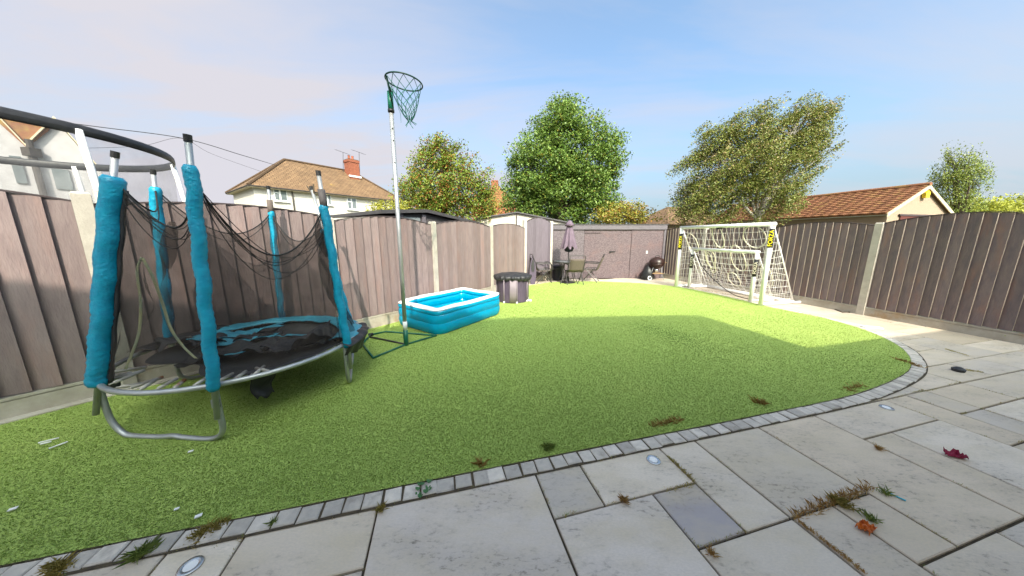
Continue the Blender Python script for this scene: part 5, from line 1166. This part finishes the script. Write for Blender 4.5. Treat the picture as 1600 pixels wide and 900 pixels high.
a, b, d, dp = goal(GA, ga_, gb_, HG, 0.95, 0.044, 'goal_net', 0.15, [(0.10, 0.22, 0.075, 0.13), (0.46, 0.12, 0.06, 0.13), (0.30, 0.42, 0.07, 0.15), (0.62, 0.38, 0.07, 0.17), (0.50, 0.72, 0.06, 0.13), (0.83, 0.13, 0.10, 0.12), (0.85, 0.62, 0.05, 0.16)], 3.0)
def label(root, p, zc, hgt, w, txt, tm, d=d, dp=dp, r=0.044):
    # printed wrap on the front of a post, read bottom to top
    c = np.array([p[0], p[1], zc]); vd = np.array([p[0], p[1], 0.0]); vd = -vd/np.linalg.norm(vd)
    m = MB(); m.tube([c-np.array([0, 0, hgt/2]), c+np.array([0, 0, hgt/2])], r+0.0025, 14); lb = m.build('post_label', 'black', root, smooth=True)
    xd = np.array([0, 0, 1.0]); nd = vd; yd = np.cross(nd, xd); text_on(lb, txt, c+nd*(r+0.006), xd, yd, nd, w, tm)
label(GA, b, 1.47, 0.40, 0.105, 'FORZA', 'yellow'); label(GA, a, 1.36, 0.46, 0.105, 'FORZA', 'yellow')
m = MB(); m.tube(smooth_path([lerp(a, b, .47)+np.array([0, 0, HG-0.045]), lerp(a, b, .55)+np.array([0, 0, HG-.02]), lerp(a, b, .62)+np.array([0, 0, HG+0.03])], 6), 0.03, 8); m.build('black_tape', 'cord', GA)
m = MB(); e = b+dp*0.95+np.array([0, 0, .03]); m.tube([e, e+dp*0.28-d*0.0+np.array([0, 0, 0]), e+dp*0.36+d*0.16], 0.026, 8); m.build('loose_bar', 'white_pl', GA, smooth=True)
ga2, gb2 = gnd(1076, 450)[:2], gnd(1172, 472)[:2]
GB = thing('football_goal', (*((ga2+gb2)/2), 0), 'smaller white football goal with black post labels, standing inside the larger goal', 'football goal')
a2, b2, d2, dp2 = goal(GB, ga2, gb2, 1.16, 0.62, 0.038, 'goal_net', 0.14, [(0.28, 0.25, 0.05, 0.2)], 8.0)
label(GB, b2, 0.80, 0.40, 0.085, 'FORZA', 'printwhite', r=0.038); label(GB, a2, 0.80, 0.40, 0.085, 'FORZA', 'printwhite', r=0.038)
m = MB(); m.tube(smooth_path([a2+np.array([0.1, -0.1, 0.95]), lerp(a2, b2, .12)+dp2*.2+np.array([0, 0, .62]), lerp(a2, b2, .35)+dp2*.3+np.array([0, 0, .25]), lerp(a2, b2, .62)+dp2*.3+np.array([0, 0, .03]), lerp(a2, b2, .9)+dp2*.2+np.array([0, 0, .02])], 8), 0.010, 6); m.build('black_cord', 'cord', GB, smooth=True)

# ------------------------------------------------------------------ kettle barbecue
kb = gnd(1024, 437)[:2]; BQ = thing('barbecue', (*kb, 0), 'dark brown kettle barbecue on legs with white-hubbed wheel, by the shed corner', 'barbecue')
kz = 0.60; kr = 0.25
m = MB(); m.lathe((*kb, kz), [(0.03, -0.20), (0.14, -0.17), (0.22, -0.09), (kr, 0)], 24); m.build('bowl', 'kettle', BQ, smooth=True)
m = MB(); m.lathe((*kb, kz+0.012), [(kr+.008, -0.012), (kr+0.004, 0.02), (0.22, 0.10), (0.14, 0.165), (0.03, 0.19)], 24); ld = m.build('lid', 'kettle', BQ, smooth=True)
m = MB(); m.tube(smooth_path([(kb[0]-.06, kb[1], kz+.19), (kb[0]-.05, kb[1], kz+.255), (kb[0]+.05, kb[1], kz+.255), (kb[0]+.06, kb[1], kz+.19)], 6), 0.012, 6); m.build('lid_handle', 'black', ld)
for a_i, (dx, dy) in enumerate(((-0.24, -0.08), (0.22, -0.14), (0.05, 0.24))):
    m = MB(); m.tube([(kb[0]+dx*0.5, kb[1]+dy*0.5, kz-0.12), (kb[0]+dx, kb[1]+dy, 0.02 if a_i else 0.08)], 0.013, 8); m.build('leg', 'galv', BQ)
m = MB(); w = np.array([kb[0]-0.26, kb[1]-0.10, 0.075]); m.tube([w+np.array([0, -.025, 0]), w+np.array([0, .025, 0])], 0.075, 18); wl = m.build('wheel', 'white_pl', BQ)
m = MB(); m.tube([w+np.array([0, -.035, 0]), w+np.array([0, .03, 0])], 0.038, 14); m.build('hub', 'black', wl)
m = MB(); m.lathe((*kb, 0.33), [(0.02, -0.09), (0.075, -0.09), (0.075, 0.09), (0.02, 0.09)], 16); m.build('ash_pot', 'chrome', BQ, smooth=True)
m = MB(); m.box((kb[0], kb[1]-0.02, 0.235), (0.40, 0.30, 0.015)); m.build('shelf', 'timber', BQ)
m = MB(); m.tube([(kb[0]+0.25, kb[1], kz), (kb[0]+0.34, kb[1]-.02, kz+.01)], 0.012, 6); m.build('side_handle', 'timber', BQ)
bg_ = gnd(1013.5, 437)[:2]+np.array([-0.03, 0.06]); BGg = thing('rubbish_bag', (*bg_, 0), 'dark plum bag slumped against the barbecue', 'bag')
m = MB(); m.lathe((*bg_, 0.0), [(0.04, 0), (0.17, 0.0), (0.20, 0.10), (0.17, 0.25), (0.10, 0.40), (0.05, 0.45), (0.03, 0.50)], 20, lambda t, i: 0.16*math.sin(2*t+i)+0.08*math.sin(7*t-i)); m.build('sack', 'black', BGg, smooth=True)

# ------------------------------------------------------------------ patio table, parasol and chairs
tb = gnd(888, 443)[:2]+np.array([0, 0.12])
TBL = thing('patio_table', (*tb, 0), 'round glass patio table with dark tube legs under the closed parasol', 'table')
m = MB(); m.lathe((*tb, 0.70), [(0.03, 0), (0.44, 0), (0.45, 0.012), (0.03, 0.012)], 36); m.build('glass_top', 'tglass', TBL)
m = MB(); m.tube([(tb[0]+0.45*math.cos(k*math.pi/18), tb[1]+0.45*math.sin(k*math.pi/18), 0.700) for k in range(36)], 0.019, 8, closed=True); m.build('top_rim', 'frame_dk', TBL, smooth=True)
for k in range(4):
    a = math.pi/4+k*math.pi/2; m = MB(); c_, s_ = math.cos(a), math.sin(a)
    m.tube(smooth_path([(tb[0]+.40*c_, tb[1]+.40*s_, 0.695), (tb[0]+.26*c_, tb[1]+.26*s_, 0.45), (tb[0]+.24*c_, tb[1]+.24*s_, 0.30), (tb[0]+.40*c_, tb[1]+.40*s_, 0.0)], 6), 0.013, 8); m.build('leg', 'frame_dk', TBL, smooth=True)
UM = thing('parasol', (*tb, 0), 'closed mauve parasol standing through the patio table', 'parasol')
utop = atY(887.5, 345, tb[1])[2]
m = MB(); m.tube([(*tb, 0.05), (*tb, utop-.02)], 0.019, 10); m.build('pole', 'frame_dk', UM, smooth=True)
m = MB(); m.lathe((*tb, 0.0), [(0.02, 0), (0.24, 0), (0.24, 0.035), (0.05, 0.06), (0.035, 0.22), (0.02, 0.22)], 24); m.build('base', 'black', UM)
ul = utop-atY(887, 386, tb[1])[2]
def ucl(u, v):
    a = u*2*math.pi; z = utop-0.10-v*(ul-0.08); r = (0.06+0.165*min(1, v*1.0)**0.8)*(1+0.25*math.cos(8*a)*(0.3+0.7*v)); z -= 0.05*v*math.cos(8*a); return np.array([tb[0]+r*math.cos(a), tb[1]+r*math.sin(a)*0.9, z])
m = MB(); m.grid(ucl, 64, 12); m.build('canopy', 'umbrella', UM, smooth=True)
m = MB(); m.lathe((*tb, utop-0.17), [(0.14, 0), (0.125, 0.07), (0.05, 0.16), (0.01, 0.19)], 24, lambda t, i: 0.12*math.cos(4*t) if i == 0 else 0); m.build('vent_cap', 'umbrella', UM, smooth=True)
zl = utop-ul-0.02
m = MB(); m.lathe((*tb, zl-0.14), [(0.03, 0), (0.10, 0.02), (0.15, 0.16), (0.17, 0.20)], 16, lambda t, i: 0.2*math.cos(8*t)); m.build('rib_ends', 'black', UM, smooth=True)
def chair(label, c, ang):
    """folding sling chair facing ang"""
    f = np.array([math.cos(ang), math.sin(ang), 0]); s_ = np.array([-f[1], f[0], 0]); c = np.array([*c, 0.0]); z = np.array([0, 0, 1.0])
    ch = thing('patio_chair', c, label, 'chair', 'sling chairs round the patio table'); W2 = 0.24
    m = MB(); m.grid(lambda u, v: c+f*(0.22-0.44*v)+s_*W2*(2*u-1)*0.92+z*(0.42-0.03*math.sin(math.pi*v)-0.01*v), 4, 6); m.build('seat', 'sling', ch, smooth=True, solid=0.006)
    m = MB(); m.grid(lambda u, v: c-f*(0.22+0.17*v)+s_*W2*(2*u-1)*0.92+z*(0.43+0.40*v)-f*0.03*math.sin(math.pi*u), 4, 6); m.build('backrest', 'sling', ch, smooth=True, solid=0.006)
    bt = [c-f*0.20+s_*W2+z*0.42, c-f*0.385+s_*W2+z*0.86, c-f*0.40+s_*W2*0.8+z*0.93, c-f*0.40-s_*W2*0.8+z*0.93, c-f*0.385-s_*W2+z*0.86, c-f*0.20-s_*W2+z*0.42]
    m = MB(); m.tube(smooth_path(bt, 5), 0.012, 8); m.build('back_frame', 'frame_dk', ch, smooth=True)
    m = MB(); m.tube([c+f*0.22+s_*W2+z*.42, c+f*0.22-s_*W2+z*.42], 0.011, 6); m.build('seat_bar', 'frame_dk', ch)
    for sg in (-1, 1):
        q = s_*W2*sg
        m = MB(); m.tube([c-f*0.18+q*1.04+z*0.46, c+f*0.20+q*1.04+z*0.44], 0.011, 6); m.build('side_rail', 'frame_dk', ch)
        m = MB(); m.tube([c-f*0.10+q+z*0.44, c+f*0.26+q+z*0.0], 0.014, 6); m.build('leg', 'frame_dk', ch)
        m = MB(); m.tube([c+f*0.12+q*1.06+z*0.44, c-f*0.27+q*1.06+z*0.0], 0.014, 6); m.build('leg', 'frame_dk', ch)
        m = MB(); m.tube(smooth_path([c-f*0.30+q*1.06+z*0.64, c+f*0.05+q*1.08+z*0.655, c+f*0.22+q*1.08+z*0.62, c+f*0.27+q*1.06+z*0.44], 5), 0.016, 8); m.build('armrest', 'frame_dk', ch, smooth=True)
    return ch
cl_ = gnd(851, 443)[:2]
chair('taupe sling chair seen from the side, left of the patio table, nearest the fence', gnd(853, 442)[:2]+np.array([-0.10, 0.12]), 0.15)
chair('taupe sling chair behind the patio table with its back to the mauve shed', tb+np.array([-0.42, 0.62]), -1.05)
chair('taupe sling chair nearest the viewer with its back turned to the lawn', gnd(899, 446)[:2]+np.array([0.0, 0.30]), 1.62)
chair('taupe sling chair turned sideways at the right of the patio table', gnd(923, 441)[:2]+np.array([0.02, 0.16]), 2.75)
p = gnd(871, 437.5)[:2]; NV = thing('storage_tub', (*p, 0), 'navy tub half hidden behind the glass table', 'tub')
m = MB(); m.lathe((*p, 0.0), [(0.03, 0), (0.15, 0.0), (0.18, 0.48), (0.19, 0.48), (0.19, 0.51), (0.03, 0.50)], 20); m.build('tub_body', 'navy', NV, smooth=False)
# pointed board leaning on the fence
p = gnd(833, 445)[:2]; LB = thing('bodyboard', (*p, 0), 'dark pointed board with pale lower half leaning against the fence by the chairs', 'board')
def brd(sc, n, off=0.0, z0=0.0, z1=1.0):
    pr_ = []
    for k in range(13):
        v = k/12; w = 0.105*sc*math.sin(math.pi*(0.18+0.82*v))**0.8; pr_.append((w, z0+(z1-z0)*v))
    return [np.array([p[0]+w, p[1]+0.10+0.16*zz-off, zz]) for w, zz in pr_]+[np.array([p[0]-w, p[1]+0.10+0.16*zz-off, zz]) for w, zz in pr_[::-1]]
m = MB(); m.extrude(brd(1.0, 12, 0, 0.0, 0.93), (0, 0.03, 0)); m.build('deck', 'plum', LB)
m = MB(); m.extrude(brd(0.55, 12, 0.012, 0.40, 0.80), (0, 0.012, 0)); m.build('dark_panel', 'black', LB)

# ================================================================== SMALL THINGS
# recessed deck lights
for (px, py), lab in (((1021, 719), 'round recessed patio light with bright steel ring in the middle of the patio'), ((1385, 637), 'round recessed patio light at the right, near the curve of setts'), ((298, 885), 'round recessed patio light at the bottom left edge of the patio')):
    c = gnd(px, py)[:2]; t = thing('patio_light', (*c, 0.0), lab, 'light', 'recessed patio lights'); m = MB(); m.lathe((*c, 0.0), [(0.026, 0.0035), (0.030, 0.006), (0.043, 0.006), (0.046, 0.001)], 28); m.build('ring', 'chrome', t, smooth=True)
    m = MB(); m.lathe((*c, 0.0), [(0.002, 0.0045), (0.0255, 0.0045), (0.0255, 0.001), (0.002, 0.001)], 20); m.build('lens', 'white_pl', t)
def crumple(name, label, cat, px, py, L_, W_, H_, matn, seed, ang=0.0):
    c = gnd(px, py)[:2]; m = MB()
    def fn(u, v):
        x, y = (u-.5)*L_, (v-.5)*W_; x *= 1+.25*nzv((u*3, v*3, 0), 1, seed); q = np.array([c[0]+x*math.cos(ang)-y*math.sin(ang), c[1]+x*math.sin(ang)+y*math.cos(ang), 0.004]); q[2] += H_*abs(nzv((u*4, v*4, 0), 1.3, seed))*2; return q
    m.grid(fn, 10, 8); return tag(m.build(name, matn, loc=(*c, 0), smooth=False, solid=0.0015), label, cat)
crumple('wrapper', 'crumpled orange wrapper lying on the patio among weeds', 'wrapper', 1352, 827, 0.085, 0.05, 0.03, 'orange', 1.0, 0.4)
crumple('toy', 'small crimson plastic toy lying on the patio slabs', 'toy', 1492, 714, 0.10, 0.05, 0.03, 'pink', 2.0, -0.4)
m = MB(); c0, c1 = gnd(1388, 771), gnd(1413, 783); m.extrude([c0+np.array([0, -.005, .004]), c1+np.array([0, -.004, .004]), c1+np.array([.01, 0, .004]), c0+np.array([0, .008, .004])], (0, 0, 0.003)); tag(m.build('straw', 'cyan', loc=c0), 'cyan plastic strip on the patio beside a sprig of weed', 'litter')
c0 = gnd(1362, 513); m = MB(); m.box((c0[0], c0[1], 0.016), (0.24, 0.10, 0.022), (np.array([0.97, -0.24, 0]), np.array([.24, .97, 0]), (0, 0, 1))); tag(m.build('offcut', 'white_pl', loc=(*c0[:2], 0), bevel=0.004), 'white offcut lying on the sunlit side path', 'offcut')
m = MB(); c0 = gnd(1497, 580); m.lathe((*c0[:2], 0.0), [(0.01, 0.0), (0.045, 0.0), (0.05, 0.03), (0.02, 0.05)], 14); tag(m.build('ball', 'petal', loc=(*c0[:2], 0)), 'small dark round lump on the right hand paving', 'stone')
for k, (x0, y0, x1, y1) in enumerate(((60, 692, 92, 684), (63, 694, 80, 690), (76, 701, 106, 690))):
    a, b = gnd(x0, y0, .03), gnd(x1, y1, .03); m = MB(); m.tube([a, b], 0.005, 6); tag(m.build('stick', 'white_pl', loc=a), ('longer of two touching white sticks on the turf left of the trampoline leg', 'shorter white stick lying against a longer one on the left turf', 'single slanting white stick nearest the trampoline leg on the turf')[k], 'stick', 'white sticks on the turf')
for k, (px, py, s_) in enumerate(((298, 705, .018), (276, 795, .014), (310, 806, .02), (20, 795, .02))):
    c = gnd(px, py, .028); m = MB(); m.box(c, (s_*1.4, s_, 0.005), (np.array([.8, .6, 0]), np.array([-.6, .8, 0]), (0, 0, 1))); tag(m.build('paper_scrap', 'white_pl', loc=c), ('white scrap on the turf just below the trampoline leg', 'smaller of two white scraps on the turf near the lower left setts', 'larger of two white scraps on the turf near the lower left setts', 'white scrap on the turf at the left frame edge')[k], 'scrap', 'white scraps on the turf')
# weeds and dry moss in the joints
def tuft(name, label, px, py, n, h, spread, dark, light, seed, along=None, kind=None, w=0.0014, cat='weed', group=None):
    n = int(n*1.8); rg = np.random.default_rng(seed); c = gnd(px, py); P = np.tile(c, (n, 1)); P[:, :2] += rg.normal(0, spread, (n, 2))
    if along is not None:
        e = gnd(*along); t = rg.random((n, 1)); P = c*(1-t)+e*t; P[:, :2] += rg.normal(0, spread, (n, 2))
    P[:, 2] = 0.002; an = rg.random(n)*6.283; hh = 0.8*h*(0.4+0.9*rg.random(n)); ln = hh*(0.4+1.3*rg.random(n))
    d_ = np.stack([np.cos(an), np.sin(an), np.zeros(n)], 1); q_ = np.stack([-np.sin(an), np.cos(an), np.zeros(n)], 1)*w
    tip = P+d_*ln[:, None]; tip[:, 2] += hh; mid = P+d_*ln[:, None]*0.4; mid[:, 2] += hh*0.7
    Q = np.stack([P-q_, P+q_, mid+q_*0.8, tip, mid-q_*0.8], 1).reshape(-1, 3); u = rg.random((n, 1)); C_ = np.array(dark)*(1-u)+np.array(light)*u
    o = mesh_np(name, Q, n, 5, 'leaf', None, C_, loc=(c[0], c[1], 0)); return tag(o, label, cat, group, kind)
DRY = ((0.42, 0.20, 0.05), (0.66, 0.46, 0.18)); GRN = ((0.16, 0.26, 0.05), (0.38, 0.44, 0.11)); MIX = ((0.30, 0.26, 0.05), (0.60, 0.46, 0.14))
tl = [((1046, 716, 90, .018, .006), MIX, (1083, 752), 'mossy weeds in the joint right of the middle patio light'),
      ((1085, 756, 50, .015, .008), MIX, (1042, 768), 'dry moss along the joint above the blue-grey slab'),
      ((975, 782, 60, .028, .010), DRY, None, 'small dry grass tuft where three near slabs meet'),
      ((1240, 808, 200, .030, .011), DRY, (1360, 762), 'long line of dry grass in the cross joint at lower right'),
      ((1300, 780, 90, .035, .014), MIX, (1325, 795), 'taller weed clump at the crossing joints by the orange wrapper'),
      ((1243, 812, 150, .015, .006), DRY, (1350, 895), 'brown moss running down the joint at the bottom right'),
      ((1360, 812, 50, .03, .012), GRN, None, 'small green weed beside the orange wrapper'),
      ((1384, 772, 36, .03, .009), GRN, None, 'sprig of green weed at the end of the cyan strip'),
      ((1018, 668, 170, .035, .012), DRY, (1062, 658), 'dead brown grass on the turf edge at mid patio'),
      ((1188, 632, 60, .05, .014), DRY, None, 'dry grass clump at the turf edge near the curve'),
      ((1320, 612, 120, .03, .014), DRY, (1348, 603), 'brown dead weeds on the turf edge before the curve'),
      ((1400, 562, 160, .03, .02), DRY, (1440, 575), 'brown leaf litter over the setts on the right hand curve'),
      ((857, 702, 90, .045, .012), GRN, None, 'bright green grass tuft at the turf edge, centre'),
      ((752, 728, 36, .045, .010), DRY, None, 'dry grass sprig at the turf edge left of centre'),
      ((596, 797, 46, .030, .009), MIX, None, 'yellowish weed in the joint by the setts, lower middle'),
      ((230, 862, 120, .04, .016), GRN, (215, 872), 'green weed clump between setts at the lower left'),
      ((305, 840, 120, .035, .016), MIX, (350, 820), 'dry weeds over the setts at the lower left, nearer the middle'),
      ((85, 885, 110, .035, .016), MIX, (100, 895), 'dry weeds at the bottom left corner setts'),
      ((428, 818, 40, .025, .010), GRN, None, 'small green weed on the setts left of centre'),
      ((1372, 722 - 20, 30, .025, .008), DRY, None, 'dry sprig in a joint right of the patio centre'),
      ((1110, 865, 36, .025, .008), DRY, None, 'dry sprig in the near joint below the blue-grey slab'),
      ((1478, 546, 90, .012, .010), MIX, (1512, 556), 'mossy strip on the right hand paving'),
      ((1505, 578, 80, .012, .012), MIX, (1535, 582), 'yellow moss beside the dark lump on the right hand paving'),
      ((1140, 461, 70, .03, .02), DRY, (1060, 447), 'dry weeds along the turf edge in front of the goals')]
for k, (a, cc, al, lab) in enumerate(tl):
    tuft('weed', lab, a[0], a[1], a[2], a[3], a[4], cc[0], cc[1], 300+k, al, group=None)
# broad-leaved weed on the setts
wv = gnd(660, 766); WD = thing('weed', (*wv[:2], 0), 'broad-leaved green weed growing over the setts, lower middle', 'weed')
for k in range(9):
    a = k*2.4; l_ = random.uniform(0.02, 0.05); c = wv+np.array([math.cos(a)*l_, math.sin(a)*l_*1.3, 0.012+0.012*random.random()]); rr = random.uniform(0.014, 0.022)
    m = MB(); K = 8; pts = [c+np.array([math.cos(t)*rr, math.sin(t)*rr*0.75, 0.006*math.cos(2*t)]) for t in [2*math.pi*i/K for i in range(K)]]; m.add(pts+[c+np.array([0, 0, -.004])], [(i, (i+1) % K, K) for i in range(K)]); m.build('leaf', mat('weed_leaf_green', (0.06, 0.16, 0.05), rough=0.5) if 'weedleaf' not in M else M['weedleaf'], WD, smooth=True)
    M.setdefault('weedleaf', WD.children[-1].data.materials[0])

# fine moss and dry grass rooted along the joints, too much to count
def joint_moss():
    rg = np.random.default_rng(77); P = []
    for o in list(PATIO.children):
        if not o.name.startswith('paving_slab'): continue
        v = [np.array(o.data.vertices[k].co) for k in range(4)]
        if np.hypot(v[0][0], v[0][1]) > 5.0: continue
        for k in range(4):
            a, b = v[k], v[(k+1) % 4]; L_ = np.linalg.norm(b-a)
            if rg.random() < 0.5: continue
            for c in range(rg.integers(1, 3)):
                t0 = rg.random(); ln = rg.random()*0.16; n = int(14+ln*220)
                t = np.clip(t0+rg.normal(0, ln/L_/2+0.004, n), 0, 1)[:, None]; P.append(a*(1-t)+b*t+rg.normal(0, 0.0035, (n, 3)))
    for x in np.arange(1.3, 8.0, 0.03):
        if rg.random() < 0.34:
            p, v, n_ = on_edge(x); n = rg.integers(4, 16); q = p+n_*(0.112 if rg.random() < 0.65 else -0.002); q = np.append(q, 0); P.append(q+rg.normal(0, 0.009, (n, 3)))
    P = np.concatenate(P); P[:, 2] = 0.0; n = len(P); an = rg.random(n)*6.283; h = 0.004+0.013*rg.random(n)**2; l_ = h*(0.3+1.2*rg.random(n)); d_ = np.stack([np.cos(an), np.sin(an), 0*an], 1); q_ = np.stack([-np.sin(an), np.cos(an), 0*an], 1)*0.0014
    tip = P+d_*l_[:, None]; tip[:, 2] += h; Q = np.stack([P-q_, P+q_, tip], 1).reshape(-1, 3); u = rg.random((n, 1)); c = np.array([0.24, 0.18, 0.05])*(1-u)+np.array([0.50, 0.36, 0.12])*u; k = rg.random(n) < 0.3; c[k] = (0.20, 0.27, 0.06)
    tag(mesh_np('joint_moss', Q, n, 3, 'leaf', None, c), 'moss and dry grass in the paving joints', 'moss', kind='stuff')
joint_moss()
